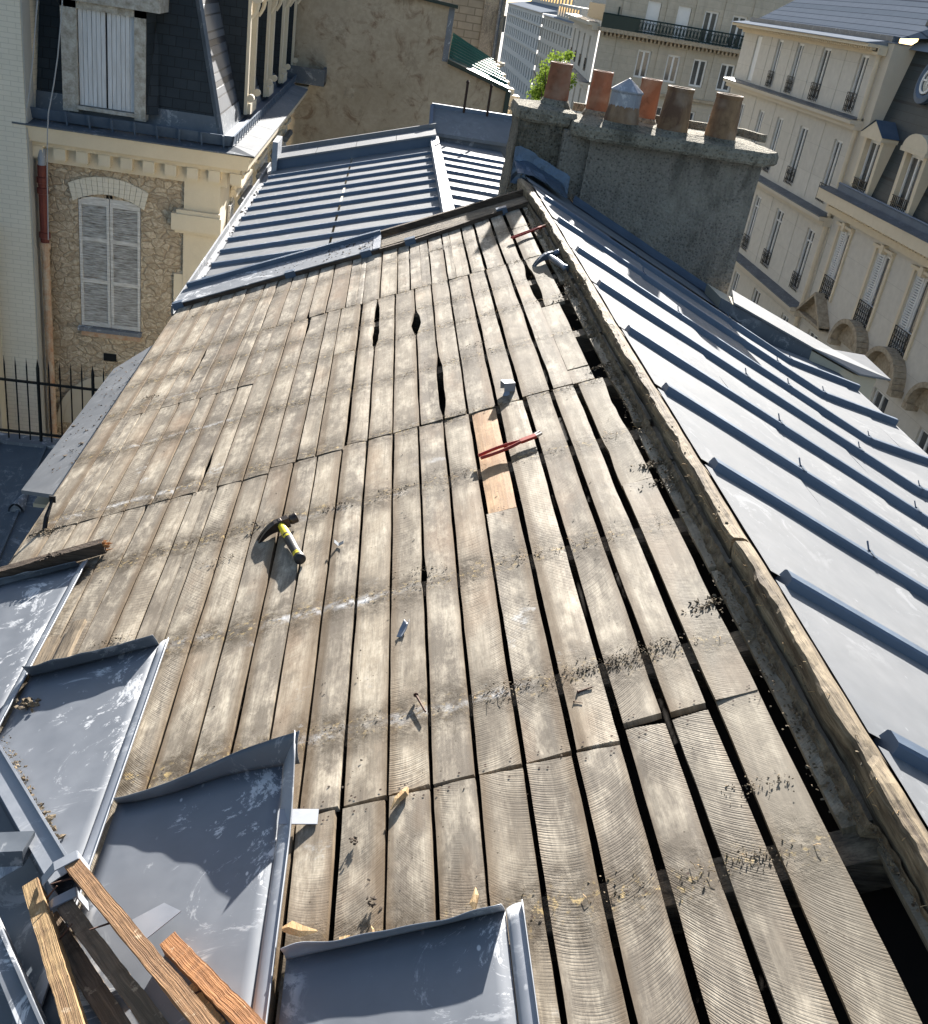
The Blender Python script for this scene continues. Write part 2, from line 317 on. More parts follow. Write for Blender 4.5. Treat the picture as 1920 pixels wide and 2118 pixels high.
def conc(name,c,c2,c3):
    t=NT(name,.95,0,.2);P=t.obj();n=t.noise(P,2.4,6,.6);p=t.noise(P,34,6,.75);q=t.vor(P,46)
    m=t.mix(t.mr(n,.34,.66),c2,c);m=t.mix(t.mr(p,.40,.56,.85,0),m,c3);m=t.mix(t.mr(q,.18,.42,0,.35),m,tuple(min(1,x*1.7) for x in c))
    k=t.noise(t.scale(P,(2.2,2.2,.7)),1.6,7,.75);m=t.mix(t.mr(k,.50,.62,0,.65),m,tuple(x*.45 for x in c2));m=t.mix(t.mr(t.noise(P,.9,6,.7),.54,.64,0,.45),m,(.42,.39,.32))
    t.bump(t.mth('ADD',p,t.mth('MULTIPLY',q,.6)),1.,.03);return t.col(m)
M['cement']=conc('pebbly_cement',(.29,.265,.225),(.19,.175,.15),(.09,.083,.07))
M['cem2']=conc('mossy_slab',(.34,.31,.245),(.15,.14,.105),(.05,.047,.036))
M['moss']=conc('black_lichen_stone',(.22,.20,.16),(.05,.05,.035),(.02,.02,.015))
def terra(name,c,c2):
    t=NT(name,.85,0,.25);P=t.obj();n=t.noise(t.scale(P,(1,1,.4)),7,6,.65,.5);s=t.n('SeparateXYZ');t.put(s.inputs[0],P)
    m=t.mix(t.mr(n,.36,.62),c2,c);m=t.mix(t.mr(t.noise(P,12,5,.7),.56,.72,0,.5),m,tuple(x*.35 for x in c2));m=t.mix(t.mr(t.noise(P,5,3),.5,.7,0,.4),m,(.42,.34,.26));t.bump(n,.3,.01);return t.col(m)
M['terra']=terra('terracotta',(.27,.115,.068),(.19,.09,.055));M['terra2']=terra('stained_terracotta',(.28,.18,.10),(.12,.07,.045))
def glass():
    t=NT('window_glass',.08,0,.6);n=t.noise(t.obj(),.8,3);return t.col(t.mix(t.mr(n,.35,.65),(.035,.04,.045),(.10,.105,.105)))
M['glass']=glass()
M['dfr']=simple('flaking_grey_paint',(.46,.45,.42),.85,0,.9,9,(.22,.20,.16),.5,.01);M['white']=simple('white_joinery',(.74,.745,.74),.5,0,.2,3);M['shutg']=simple('flaking_white_paint',(.74,.73,.70),.8,0,.6,14,(.36,.33,.30),.5,.01,stretch=(.4,.4,3))
M['shutp']=simple('white_shutter_paint',(.60,.62,.65),.6,0,.5,9,(.36,.36,.36),.2,.005,stretch=(3,3,.3));M['louv']=simple('louvre_paint',(.72,.70,.66),.8,0,.9,14,(.20,.17,.14),.4,.01,stretch=(.4,.4,3))
M['iron']=simple('black_iron',(.012,.013,.014),.5,.3,.3,9);M['pred']=simple('red_downpipe',(.16,.035,.025),.55,.1,.5,6);M['pora']=simple('rusty_pipe',(.40,.20,.10),.7,0,.7,9,(.5,.42,.32))
M['gneen']=simple('green_metal',(.035,.14,.115),.4,.2,.4,2,(.02,.07,.06));M['dgreen']=simple('dark_green_trim',(.012,.03,.026),.5,.1,.3,4)
M['yellow']=simple('yellow_rubber',(.80,.62,.03),.45,0,.2,20);M['black']=simple('black_rubber',(.022,.022,.024),.5,0,.4,40);M['steel']=simple('dark_steel',(.10,.085,.075),.38,.8,.6,25,(.05,.035,.03))
M['bluesteel']=simple('blued_steel',(.17,.21,.28),.38,.6,.5,20);M['redh']=simple('red_grip',(.36,.035,.02),.4,0,.3,20);M['chrome']=simple('bright_steel',(.5,.5,.5),.3,.9,.3,20)
M['asphalt']=simple('asphalt',(.06,.06,.062),.9,0,.4,2);M['cord']=simple('grey_cable',(.35,.36,.37),.6)
M['leaf']=simple('plane_leaves',(.22,.33,.04),.6,0,.8,3,(.07,.13,.015))
lt=M['leaf'].node_tree;tr_=lt.nodes.new('ShaderNodeBsdfTranslucent');tr_.inputs[0].default_value=(.26,.36,.05,1);mx_=lt.nodes.new('ShaderNodeMixShader');mx_.inputs[0].default_value=.5;om=lt.nodes['Material Output'];lt.links.new(lt.nodes['Principled BSDF'].outputs[0],mx_.inputs[1]);lt.links.new(tr_.outputs[0],mx_.inputs[2]);lt.links.new(mx_.outputs[0],om.inputs[0])
M['bark']=simple('bark',(.12,.09,.06),.9,0,.5,9)
M['flash']=simple('blue_bitumen_flashing',(.12,.17,.24),.35,.5,.5,8,(.07,.10,.15),.5,.02)

# ================================================================ SETTING
tag(MB().quad([(-400,-200,-16),(400,-200,-16),(400,1500,-16),(-400,1500,-16)]).build('ground',M['asphalt']),kind='structure')

# ================================================================ THE ROOF BEING STRIPPED
HOUSE=thing('roofed_house',(-.2,3.5,-3.2),'house with stripped plank deck on one slope and pale zinc on the other','house')
HB=V(HOUSE.location)
# edges of the board columns (centre of each gap, gap width)
COLS=[(.145,.022),(.263,.020),(.362,.016),(.468,.015),(.578,.012),(.690,.009),(.796,.008),(.898,.008),(1.0,.007),(1.107,.009),(1.207,.007),(1.307,.006),(1.405,.008),(1.506,.006),(1.613,.007),(1.712,.005),(1.814,.008),(1.907,.005),(2.005,.006),(2.10,.005),(2.2,.007),(2.3,.005),(2.4,.006),(2.505,0)]
bm=MB();pm=MB();nails=MB();chips=MB()
SLOTS=[(1.078,4.72,5.5,.030),(.896,4.75,5.15,.040),(.790,3.68,4.35,.028),(1.87,4.1,4.45,.026),(1.81,3.65,3.95,.02),(2.42,2.95,3.3,.04),(.245,4.75,5.4,.03),(.145,3.1,3.6,.02),(.235,2.9,3.1,.02),(1.5,5.2,5.7,.018),(2.1,4.9,5.5,.02),(1.25,1.9,2.3,.012),(.89,2.45,2.62,.022)]
def slot(u,v):
    for us,a,b,w_ in SLOTS:
        if abs(u-us)<.032 and a<v<b: return w_*min(1,8*min(v-a,b-v))*(.6+.5*abs(fbm(v*9,us)))
    return 0
def board(u0,u1,v0,v1,patch=False,wz=None,skew=0.):
    if v1-v0<.03: return
    mb=pm if patch else bm
    r=random.random();a=random.random();al=random.random();uc=(u0+u1)/2+random.uniform(-.02,.02)
    at=(r,uc,a,al);nv=max(2,int((v1-v0)/.06));nu=4
    wz=random.uniform(-.0015,.002) if wz is None else wz;tl=random.uniform(-.02,.02);cup=random.uniform(-.0015,.003)
    sd=random.uniform(0,99);e0=random.uniform(-.004,.004);e1=random.uniform(-.004,.004)
    def P(i,j,top):
        s=j/nv;f=i/nu;v=v0+(v1-v0)*s
        a0=u0+.0035*fbm(v*3.1,sd)+.0012*fbm(v*21,sd)+skew*(s-.5);a1=u1+.0035*fbm(v*2.7,sd+5)+.0012*fbm(v*19,sd+9)+skew*(s-.5)
        a0+=slot(u0,v)*.6;a1-=slot(u1,v)*.6
        u=a0+(a1-a0)*f;vv=v+(e0*(2*f-1) if j==0 else 0)+(e1*(2*f-1) if j==nv else 0)
        if j in(0,nv): vv+=.002*fbm(u*60,sd)
        wq=wz+tl*(u-uc)+cup*((2*f-1)**2)*(1 if top else 1)+.001*fbm(v*2,u*6,sd)
        if i in(0,nu) and top: wq-=.0012
        return (u,vv,wq if top else wq-.018)
    g=[[P(i,j,1) for j in range(nv+1)] for i in range(nu+1)];b=[[P(i,j,0) for j in range(nv+1)] for i in range(nu+1)]
    def q(ps): mb.quad([LP(*p) for p in ps],[(p[0],p[1]) for p in ps],at)
    for i in range(nu):
        for j in range(nv): q([g[i][j],g[i][j+1],g[i+1][j+1],g[i+1][j]])
    for j in range(nv):
        q([g[0][j+1],g[0][j],b[0][j],b[0][j+1]]);q([g[nu][j],g[nu][j+1],b[nu][j+1],b[nu][j]])
    for i in range(nu):
        q([g[i][0],g[i+1][0],b[i+1][0],b[i][0]]);q([g[i+1][nv],g[i][nv],b[i][nv],b[i+1][nv]])
    def nail(u,v):
        c=LP(u,v,wz+.0022);rr=random.uniform(.0022,.0034);nails.quad([c+(UD*math.cos(t)+V((0,1,0))*math.sin(t))*rr for t in [k*math.pi/3 for k in range(6)]][::-1])
    ends=[v0+.018,v1-.018]
    for e in ends:
        for k in range(random.choice((1,2,2,3))): nail(random.uniform(u0+.01,u1-.01),e+random.uniform(-.006,.006))
    for bnd in BANDS:
        if v0+.05<bnd<v1-.05:
            for k in range(random.choice((0,1,2))): nail(random.uniform(u0+.012,u1-.012),bnd+random.uniform(-.02,.02))
VTOP=6.62
def sect(i):   # joints of column i
    u=(COLS[i][0]+COLS[i+1][0])/2
    if u<.47: j=[(.3,1.69 if u>.3 else 1.715),(1.715 if u<.47 else 1.66,3.65)]
    elif u<1.21: j=[(.3,1.652),(1.664,3.63)]
    else: j=[(1.0,3.60 if u<1.5 else 3.555)]
    last=j[-1][1]+.008
    if u>1.75: j+=[(last,4.675),(4.683,VTOP+.04)]
    else: j+=[(last,5.56),(5.568,VTOP+(.04 if u>.9 else .5))]
    return j
random.seed(11)
shift=[0]*len(COLS)
for i in range(len(COLS)-1):
    (c0,g0),(c1,g1)=COLS[i],COLS[i+1]
    for k,(v0,v1) in enumerate(sect(i)):
        j0=j1=0
        far=k>=len(sect(i))-2
        if far:
            rr=random.Random(i*7+k);rr2=random.Random((i+1)*7+k)
            j0=rr.uniform(-.016,.016);j1=rr2.uniform(-.016,.016)
            if i==0: j0=0
            if i+1==len(COLS)-1: j1=0
        sc=1 if not far else .8
        u0=c0+g0/2*sc+j0;u1=c1-g1/2*sc+j1
        if not far: 
            g=.0012
            u0+=g;u1-=g
        else: u0+=.0018;u1-=.0018
        fresh=False
        if i==4 and k==1:     # fresh patch near the pliers
            board(u0,u1,v0,2.80);board(u0+.003,u1-.003,2.808,3.63,True,-.004);continue
        if i==1 and k==2: 
            pass
        if i==0 and k==2: board(u0+.03,u1+.02,v0,3.80);board(u0+.03,u1+.02,3.81,4.66);board(u0,u1,4.68,v1);continue
        if i==0 and k==1 : 
            m=(v0+v1)/2+random.uniform(-.3,.3);board(u0,u1,v0,m-.004);board(u0,u1,m+.004,v1);continue
        if far and random.random()<.28 and v1-v0>1.2:
            m=random.choice([b for b in BANDS if v0+.3<b<v1-.3] or [(v0+v1)/2]);board(u0,u1,v0,m-.003);board(u0,u1,m+.003,v1);continue
        if i==9 and k==0: board(u0,u1-.004,v0,v1,skew=.012);continue
        if random.random()<.13 and v1-v0>1:   # a board split in two along its length
            m=u0+(u1-u0)*random.uniform(.35,.65);board(u0,m-.0008,v0,v1);board(m+.0008,u1,v0,v1);continue
        board(u0,u1,v0,v1)
# narrow broken board along the ridge
vv=.3
rr=random.Random(3)
for v0,v1,ua,ub in ((.3,1.25,.045,.090),(1.31,2.2,.05,.128),(2.22,2.84,.05,.130),(2.86,3.12,.05,.132),(3.18,4.1,.05,.132),(4.14,4.9,.05,.13),(5.0,5.9,.05,.132),(5.95,6.9,.05,.132)): board(ua,ub,v0,v1,wz=-.002)
RB=bm.build('roof_boards',M['boards'],HOUSE);PBo=pm.build('patch_board',M['patch'],HOUSE);PBo['label']='fresh orange pine boards let into the old deck'
nails.build('nail_heads',M['nail'],HOUSE)
# rafters, and a near-black sheet painted as the attic's darkness under the boards
rf=MB()
for b in BANDS+[6.85]:
    rf.bar(LP(.02,b,-.06),LP(2.48,b,-.06),V((0,.04,0)),NL*.04)
rf.build('rafters',M['rafter'],HOUSE)
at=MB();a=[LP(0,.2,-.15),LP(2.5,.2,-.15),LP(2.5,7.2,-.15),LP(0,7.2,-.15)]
at.quad(a);at.build('attic_shade_sheet',M['dark'],HOUSE)
# verge board and eave wall
wl=MB()
wl.bar(LP(2.512,.3,-.06),LP(2.512,VTOP,-.06),UD*.006,NL*.055)
wl.build('eave_board',M['batten_g'],HOUSE)
ww=MB();ww.box((-1.20,.1,-16),(-1.12,7.0,-2.27));ww.box((-1.12,.1,-16),(3.6,.2,-3.0));ww.box((3.6,.2,-16),(3.75,6.9,-2.6))
ww.build('wall',M['plaster'],HOUSE)
# ridge timbers
def timber_ridge(v0,v1,seed,dx=0,dz=0,h=.070,b=.028):
    m=MB();n=int((v1-v0)/.02);rr=random.Random(seed);x0=XR-.085*math.cos(TH)+dx;z0=ZR-.085*math.sin(TH)-.02
    prof=6
    def sec(v):
        e=.014*fbm(v*5,seed)+.005*fbm(v*19,seed)+.0018*fbm(v*60,seed)
        bend=.018*fbm(v*.7,3) if v>3 else 0
        d=min(1,max(0,(v-6.1)))*-.03
        X=x0+bend+d;t=z0+h+.02+dz+.004*fbm(v*11,seed+4)
        o=.006*fbm(v*6,seed,2)+.0022*fbm(v*28,seed,3);q=.004*fbm(v*9,seed+20)+.002*fbm(v*40,seed+7)
        return [V((X+.018,v,z0-.02)),V((X+.016+o*.5,v,z0+h*.35)),V((X+.010+o,v,z0+h*.7)),V((X+.008+e*.8+o,v,t-.012+q)),V((X+.012+e*.9+o,v,t-.002+q)),V((X+.034,v,t+.001+.002*fbm(v*35,seed,5))),V((X+b+.016+.002*fbm(v*15,seed,8),v,t-.003)),V((XR+.006,v,ZR+.002))]
    ps=[sec(v0+(v1-v0)*k/n) for k in range(n+1)]
    i0=len(m.v)
    for p in ps: m.v+=p
    L=len(ps[0])
    for k in range(n):
        for j in range(L-1): m.f.append((i0+k*L+j,i0+k*L+j+1,i0+(k+1)*L+j+1,i0+(k+1)*L+j));m.uv.append(None);m.at.append(None)
    m.quad(ps[0]);m.quad(ps[-1][::-1])
    return m
timber_ridge(.3,2.215,5,dx=-.002,h=.075,b=.032).build('ridge_beam',M['rot'],HOUSE)
timber_ridge(2.235,7.4,9).build('ridge_beam',M['rot'],HOUSE)
# mortar, straw and rubble caught along the ridge and on the rafter lines
mf=MB();nf=420
mf.grid(lambda a,b:LP((.108-.022*b if .5+6.5*a>1.28 else .080-.006*b)+.012*fbm(a*60,1.3)*(1-b)+.006*fbm(a*190,2.),.5+6.5*a,-.010+.012*min(1,b*3)+.020*b*b+.007*fbm(a*210,b*4,3)),nf,7)
mf.build('mortar_fillet',M['mortar'],HOUSE)
mo=MB();rr=random.Random(5);random.seed(5)
for k in range(3300):
    v=random.uniform(.5,7);du=abs(random.gauss(0,.018))
    if v<1.29: du=-.014+.15*du
    if fbm(v*4,.3)<-.15 and random.random()<.7: continue
    mo.chip(LP(.096+du,v,.003+max(0,.014-du*.5)*random.random()),random.uniform(.002,.007)*(1.6 if random.random()<.05 else 1))
for k in range(1500):   # crumbs on the beam's broken edge
    v=random.uniform(.5,7);x=XR-.085*math.cos(TH)+.018+random.uniform(-.012,.012)
    mo.chip((x+.002,v,ZR-.035+random.uniform(.03,.072)),random.uniform(.003,.008))
for b in BANDS:
    for k in range(420):
        u=random.uniform(.12,2.4)
        if fbm(u*3,b*7)<.02: continue
        if u>2.6-.2: continue
        mo.chip(LP(u,b+random.gauss(0,.02),.002),random.uniform(.0012,.0042))
for cu,cv,n,s in ((2.42,3.55,60,.012),(2.3,4.9,40,.010),(1.95,3.57,40,.008),(1.6,2.95,30,.008),(1.0,3.13,30,.009),(1.2,3.12,30,.009),(.9,2.56,30,.008),(.75,3.66,30,.007),(1.9,2.6,40,.008),(.07,3.64,60,.012),(.1,4.78,40,.012),(.3,5.56,20,.010),(.62,4.4,20,.008),(.16,2.06,70,.012),(.13,2.85,50,.013),(.13,2.72,45,.012),(.52,1.93,40,.008),(.42,1.93,60,.008),(.33,1.95,60,.008),(.24,1.45,40,.008),(.28,1.28,40,.008),(.14,3.75,50,.012),(.13,4.7,40,.013),(.7,1.93,30,.008)):
    for k in range(n*2): mo.chip(LP(cu+random.gauss(0,.035),cv+random.gauss(0,.014),random.uniform(.001,.007)),s*random.uniform(.15,.6))
tag(mo.build('mortar_rubble',M['mortar'],HOUSE),kind='stuff')
gm=MB();random.seed(77)
for k in range(900):
    u=random.uniform(.13,2.45);v=random.uniform(1.3,6.4)
    if u>1.15 and v<2.0 or u>1.6 and v<2.6 or u>2.05 and v<3.25: continue
    gm.chip(LP(u,v,.002),random.choice((.0012,.002,.002,.003,.005)),.25)
tag(gm.build('grit',M['debris'],HOUSE),kind='stuff')
st=MB()
for k in range(420):
    v=random.uniform(.5,6.8);p=V((XR-.085*math.cos(TH)+random.uniform(-.004,.02),v,ZR-.035+random.uniform(.03,.078)))
    if random.random()<.4: p=LP(random.uniform(.12,.8),random.choice(BANDS)+random.gauss(0,.012),.004)
    d=V((random.gauss(0,1),random.gauss(0,1),random.gauss(0,.6))).normalized()*random.uniform(.008,.026)
    st.tube([p-d*.5,p+V((0,0,.003)),p+d*.5],.0007,3)
tag(st.build('straw_tufts',M['split'],HOUSE),kind='stuff')

# --- far gable: capping strip, bare plank, batten with clips
def Lbar(u0,v0,u1,v1,w0,w1,wd):   # bar on the slope between two (u,v) points
    a,b=LP(u0,v0,(w0+w1)/2),LP(u1,v1,(w0+w1)/2);d=(b-a).normalized();s=NL.cross(d)
    return a,b,s*(wd/2),NL*((w1-w0)/2)
vF=6.62;vB=6.99
z=MB();z.bar(LP(2.53,(vF+vB)/2,.029),LP(1.12,(vF+vB)/2,.029),V((0,(vB-vF)/2,0)),NL*.003)
z.build('gable_capping',M['zold'],HOUSE)
z=MB();z.bar(LP(2.53,vF+.012,.013),LP(.85,vF+.012,.013),V((0,.012,0)),NL*.013);z.bar(LP(.852,vF+.012,.0135),LP(.08,vF+.2,.0135),V((0,.012,0)),NL*.0133);z.build('batten',M['batten_d'],HOUSE)
z=MB();z.bar(LP(2.5,vB+.02,.028),LP(1.1,vB+.02,.028),V((0,.02,0)),NL*.034);z.build('roll_batten',M['zcap'],HOUSE,bevel=.012)
z=MB();z.bar(LP(1.1,vB+.04,.02),LP(.06,vB+.12,.02),V((0,.018,0)),NL*.03);z.build('dark_roll_batten',M['batten_d'],HOUSE)
z=MB();z.bar(LP(1.10,(vF+vB)/2+.02,.010),LP(.06,(vF+vB)/2+.12,.010),V((0,(vB-vF)/2-.06,0)),NL*.008);z.build('gable_plank',M['rafter'],HOUSE)
z=MB()
z.bar(LP(1.15,(vF+vB)/2,.034),LP(1.10,(vF+vB)/2,.034),V((0,(vB-vF)/2+.004,0)),NL*.003)
z.build('capping_joint',M['zbright'],HOUSE)
for u in (2.5,1.72,1.20,.90,.27):
    vq=vF+(.0 if u>.85 else .2*(.85-u)/.77);c=MB();c.bar(LP(u+.035,vq-.004,.014),LP(u-.035,vq-.004,.014),V((0,.004,0)),NL*.022);c.bar(LP(u+.035,vq+.02,.0375),LP(u-.035,vq+.02,.0375),V((0,.028,0)),NL*.002)
    c.build('clip',M['zcap'],HOUSE)
gw=MB();gw.prism([LP(2.5,6.93,-.02),LP(1.0,6.93,-.02),V((.15,6.93,-16)),V((-1.2,6.93,-16))],(0,.06,0));gw.build('gable_wall',M['plaster'],HOUSE)
chips=MB();random.seed(21)
for k in range(150):
    u=random.uniform(1.15,2.0);chips.chip(LP(u,random.uniform(6.68,6.97),.033),random.uniform(.003,.012)*(1.6 if u<1.5 else .8),.3)
tag(chips.build('scattered_crumbs',M['debris'],HOUSE),kind='stuff')

# --- far slope in zinc
KR=2.19;KB=R(16.3)          # break of slope
KD=V((math.cos(KB),0,-math.sin(KB)));KN=V((math.sin(KB),0,math.cos(KB)))
def RS(r,v,w=0):
    if r<=KR: return RPt(r,v,w)
    return RPt(KR,v+.22*(r-KR)/.74,0)+KD*(r-KR)+KN*w
EAVE=2.93
VE=8.0
ss=MB()
def sheet_r(r0,r1,v0,v1,w):
    n=max(1,int((r1-r0)/.12));ss.grid(lambda a,b:RS(r0+(r1-r0)*a,v0+(v1-v0)*b,w+.0035*fbm((r0+(r1-r0)*a)*3,(v0+(v1-v0)*b)*4)),n,6)
BV=[.78,1.475,2.08,2.74,3.38,4.06,4.77,5.45,6.2,6.87]
VE0,VE1=.1,8.35
zr=MB();K=0
edges=[VE0]+BV+[7.55]
for i in range(len(edges)-1):
    a,b=edges[i]+.02,edges[i+1]-.02
    if i==len(edges)-2: b=7.28
    sp=[ -.02,.62+.17*(i%2),1.45+.14*((i+1)%3),KR+.55 if i%2 else 2.6,EAVE]
    for k in range(4):
        r0,r1=sp[k],sp[k+1];wv=.006*(3-k)+.001*(i%2)
        zr.grid(lambda p,q:RS(r0+(r1+.03-r0)*p,a+(b-a)*q,wv+.004*fbm((r0+(r1-r0)*p)*2.2,(a+(b-a)*q)*3,i)),10,6)
        zr.quad([RS(r1+.03,a,wv),RS(r1+.03,b,wv),RS(r1+.03,b,wv-.0035),RS(r1+.03,a,wv-.0058)])
zr.grid(lambda p,q:RS(-.02+2.02*p,7.44+(8.05-7.44)*q,.008),10,4)
ZR_=zr.build('zinc_sheeting',M['zinc'],HOUSE,smooth=True)
for i,v in enumerate(BV):
    m=MB();rs=[.012,.35,.7,1.4,KR-.02,KR+.03,2.6,EAVE+.01]
    rr=random.Random(i)
    tp=lambda r:.86;prof=lambda r:[RS(r,v-.033,.0),RS(r,v-.025,.046*tp(r)),RS(r,v-.017,.052*tp(r)),RS(r,v+.017,.052*tp(r)),RS(r,v+.025,.046*tp(r)),RS(r,v+.033,.0)]
    P=[prof(r) for r in rs]
    for k in range(len(rs)-1):
        for j in range(5): m.quad([P[k][j],P[k+1][j],P[k+1][j+1],P[k][j+1]])
    m.quad(P[-1][::-1]);m.quad(P[0])
    o=m.build('batten_cap',M['zcap'],HOUSE)
    for r in (.55+rr.uniform(0,.5),1.5+rr.uniform(0,.3),KR+.02):
        j=MB();q=[RS(r,v-.034,.002),RS(r,v-.024,.048),RS(r,v+.024,.050),RS(r,v+.034,.002)];q2=[RS(r+.012,v-.034,.002),RS(r+.012,v-.024,.048),RS(r+.012,v+.024,.050),RS(r+.012,v+.034,.002)]
        for t in range(3): j.quad([q[t],q2[t],q2[t+1],q[t+1]])
        j.tube([RS(r,v+.024,.046),RS(r-.012,v+.045,.065)],.003,4)
        j.build('cap_clip',M['zcap'],o)
# underside, eave edge
m=MB()
for r0,r1 in ((0,KR),(KR,EAVE)):
    m.quad([RS(r0,VE0,-.03),RS(r0,7.9,-.03),RS(r1,7.9,-.03),RS(r1,VE0,-.03)])
m.quad([RS(EAVE,VE0,.0),RS(EAVE,7.6,.0),RS(EAVE,7.6,-.09),RS(EAVE,VE0,-.09)])
m.build('eave_edge',M['zcap'],HOUSE)
# raised parapet capping along the far verge of the zinc slope
up=V((0,0,1))
cap=[V((2.79,7.44,-1.845)),V((3.53,7.44,-2.118)),V((3.97,7.44,-2.278)),V((4.33,7.6,-2.34)),V((4.25,8.0,-2.28)),V((3.92,7.9,-2.24)),V((2.95,7.98,-1.88))]
m=MB();m.hexa([q-up*.014 for q in cap],cap);m.build('parapet_capping',M['zinc'],HOUSE)
m=MB();a_,b_=cap[0]+V((-.1,.03,.03)),cap[1]+V((0,.03,0));m.hexa([a_-up*.5,b_-up*.4,b_-up*.4+V((0,.4,0)),a_-up*.5+V((0,.4,0))],[a_-up*.016,b_-up*.016,b_-up*.016+V((0,.4,0)),a_-up*.016+V((0,.4,0))]);m.build('parapet',M['plaster'],HOUSE)
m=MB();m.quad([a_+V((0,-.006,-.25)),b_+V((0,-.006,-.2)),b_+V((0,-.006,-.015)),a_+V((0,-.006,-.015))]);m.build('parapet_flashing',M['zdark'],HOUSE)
m=MB();m.hexa([V((3.5,7.48,-3.4)),V((3.96,7.48,-3.4)),V((4.22,7.62,-3.4)),V((4.15,7.9,-3.4)),V((3.5,7.9,-3.4))],[V((3.5,7.48,-2.14)),V((3.94,7.48,-2.30)),V((4.22,7.62,-2.36)),V((4.15,7.9,-2.30)),V((3.5,7.9,-2.14))]);m.build('parapet_pier',M['plaster'],HOUSE)

# ================================================================ CHIMNEY STACK
CH=thing('chimney_stack',(2.2,8.4,-1.4),'rough cement chimney stack carrying five clay pots at the top of the roof','chimney')
FY=8.02
m=MB();n=40
def wallgrid(m,x0,x1,zb,zt,y,amp,nx,nz,zbf=None):
    m.grid(lambda a,b:V((x0+(x1-x0)*a,y+amp*fbm((x0+(x1-x0)*a)*9,b*9,y)+amp*.6*fbm(a*60,b*50,y),(zbf(x0+(x1-x0)*a) if zbf else zb)*(1-b)+zt*b)),nx,nz)
wallgrid(m,1.56,2.93,-2.3,-.86,FY,.006,60,40)
m.box((1.57,FY+.012,-2.6),(2.92,8.62,-.86));m.box((1.36,FY+.06,-2.6),(1.575,8.6,-.87))
m.build('stack',M['cement'],CH)
def slab(name,x0,x1,y0,y1,zb,zt,mat,ch=.12,seed=1):
    m=MB();ring=lambda d,z:[V((x0+ch-d,y0-d,z)),V((x1-ch+d,y0-d,z)),V((x1+d,y0+ch-d,z)),V((x1+d,y1-ch+d,z)),V((x1-ch+d,y1+d,z)),V((x0+ch-d,y1+d,z)),V((x0-d,y1-ch+d,z)),V((x0-d,y0+ch-d,z))]
    rs=[ring(-.015,zb),ring(0,zb+.02),ring(0,zt-.03),ring(-.012,zt+.0),ring(-.2,zt+.03)]
    # subdivide each ring
    def sub(r):
        o=[]
        for i in range(len(r)):
            a,b=r[i],r[(i+1)%len(r)];k=max(1,int((b-a).length/.035))if 0 else 10
            for t in range(k): o.append(a.lerp(b,t/k))
        return o
    rs=[sub(r) for r in rs]
    i0=0
    for r in rs:
        for p in r: m.v.append(p+V((.005*fbm(p.x*14,p.y*14,p.z*20+seed),.006*fbm(p.x*16,p.y*12,p.z*20+seed+5),.005*fbm(p.x*16,p.y*16,seed+9))))
    L=len(rs[0])
    for a in range(len(rs)-1):
        for k in range(L): m.f.append((a*L+k,a*L+(k+1)%L,(a+1)*L+(k+1)%L,(a+1)*L+k));m.uv.append(None);m.at.append(None)
    m.f.append(tuple(range((len(rs)-1)*L,len(rs)*L)));m.uv.append(None);m.at.append(None)
    m.f.append(tuple(range(0,L))[::-1]);m.uv.append(None);m.at.append(None)
    o=m.build(name,mat,CH);return o
slab('slab',1.40,3.04,7.90,8.70,-.90,-.80,M['cem2'])
m=MB();m.bar((1.50,8.735,-.755),(2.98,8.735,-.755),(0,.028,0),(0,0,.03));m.bar((2.965,8.70,-.755),(3.05,8.50,-.755),(.028,0,0),(0,0,.03));m.build('rear_coping',M['cem2'],CH)
# left stack
m=MB();n=26
def col(b):
    z=-1.75+b*.95;s=1.02+.05*max(0,b-.55)*2+.02*fbm(z*6,1)
    return z,s
rings=[]
for k in range(n+1):
    z,s=col(k/n);w_=.19*s+.03*(1-k/n);cx=1.215;cy=8.42;r=[]
    for (sx,sy) in ((-1,-1),(-.3,-1.03),(.4,-1.02),(1,-1),(1.03,0),(1,1),(0,1),(-1,1),(-1.03,0)):
        x=cx+sx*w_;y=cy+sy*.26;r.append(V((x+.016*fbm(x*11,z*11,2),y+.02*fbm(x*9,z*12,5),z)))
    rings.append(r)
for r in rings: m.v+=r
L=9
for a in range(n):
    for k in range(L): m.f.append((a*L+k,a*L+(k+1)%L,(a+1)*L+(k+1)%L,(a+1)*L+k));m.uv.append(None);m.at.append(None)
m.build('side_stack',M['moss'],CH)
slab('side_slab',.985,1.46,8.12,8.72,-.86,-.76,M['cem2'],.07,4)
def pot(x,y,z,h,r0,r1,mat,cowl=False,hole=True,lean=0):
    m=MB();ax=V((lean,0,1));t=.02
    m.lathe((x,y,z),ax,[(r0*1.06,-.06),(r0,.0),(r0*.985,.06),(r1*1.0,h-.03),(r1*1.04,h-.025),(r1*1.04,h),(r1*.84,h),(r1*.8,h-.04),(r0*.75,.02)],32)
    o=m.build('chimney_pot',mat,CH,smooth=False)
    for p in o.data.polygons: p.use_smooth=True
    try: o.data.set_sharp_from_angle(angle=R(40))
    except Exception: pass
    f=MB();f.lathe((x,y,z-.02),(0,0,1),[(r0*1.5,-.05),(r0*1.25,.02),(r0*1.02,.06),(r0*.95,.06)],20);f.build('mortar_fillet',M['cem2'],o,smooth=True)
    if cowl:
        c=MB();zz=z+h;c.lathe((x,y,zz),ax,[(r1*1.12,-.115),(r1*1.13,0.0),(r1*1.22,.012),(r1*1.22,.02),(.006,.105),(0,.106)],10);c.lathe((x,y,zz),ax,[(r1*1.10,-.115),(r1*1.11,0)],24)
        c.build('zinc_cowl',M['zbright'],o)
    return o
E_=1
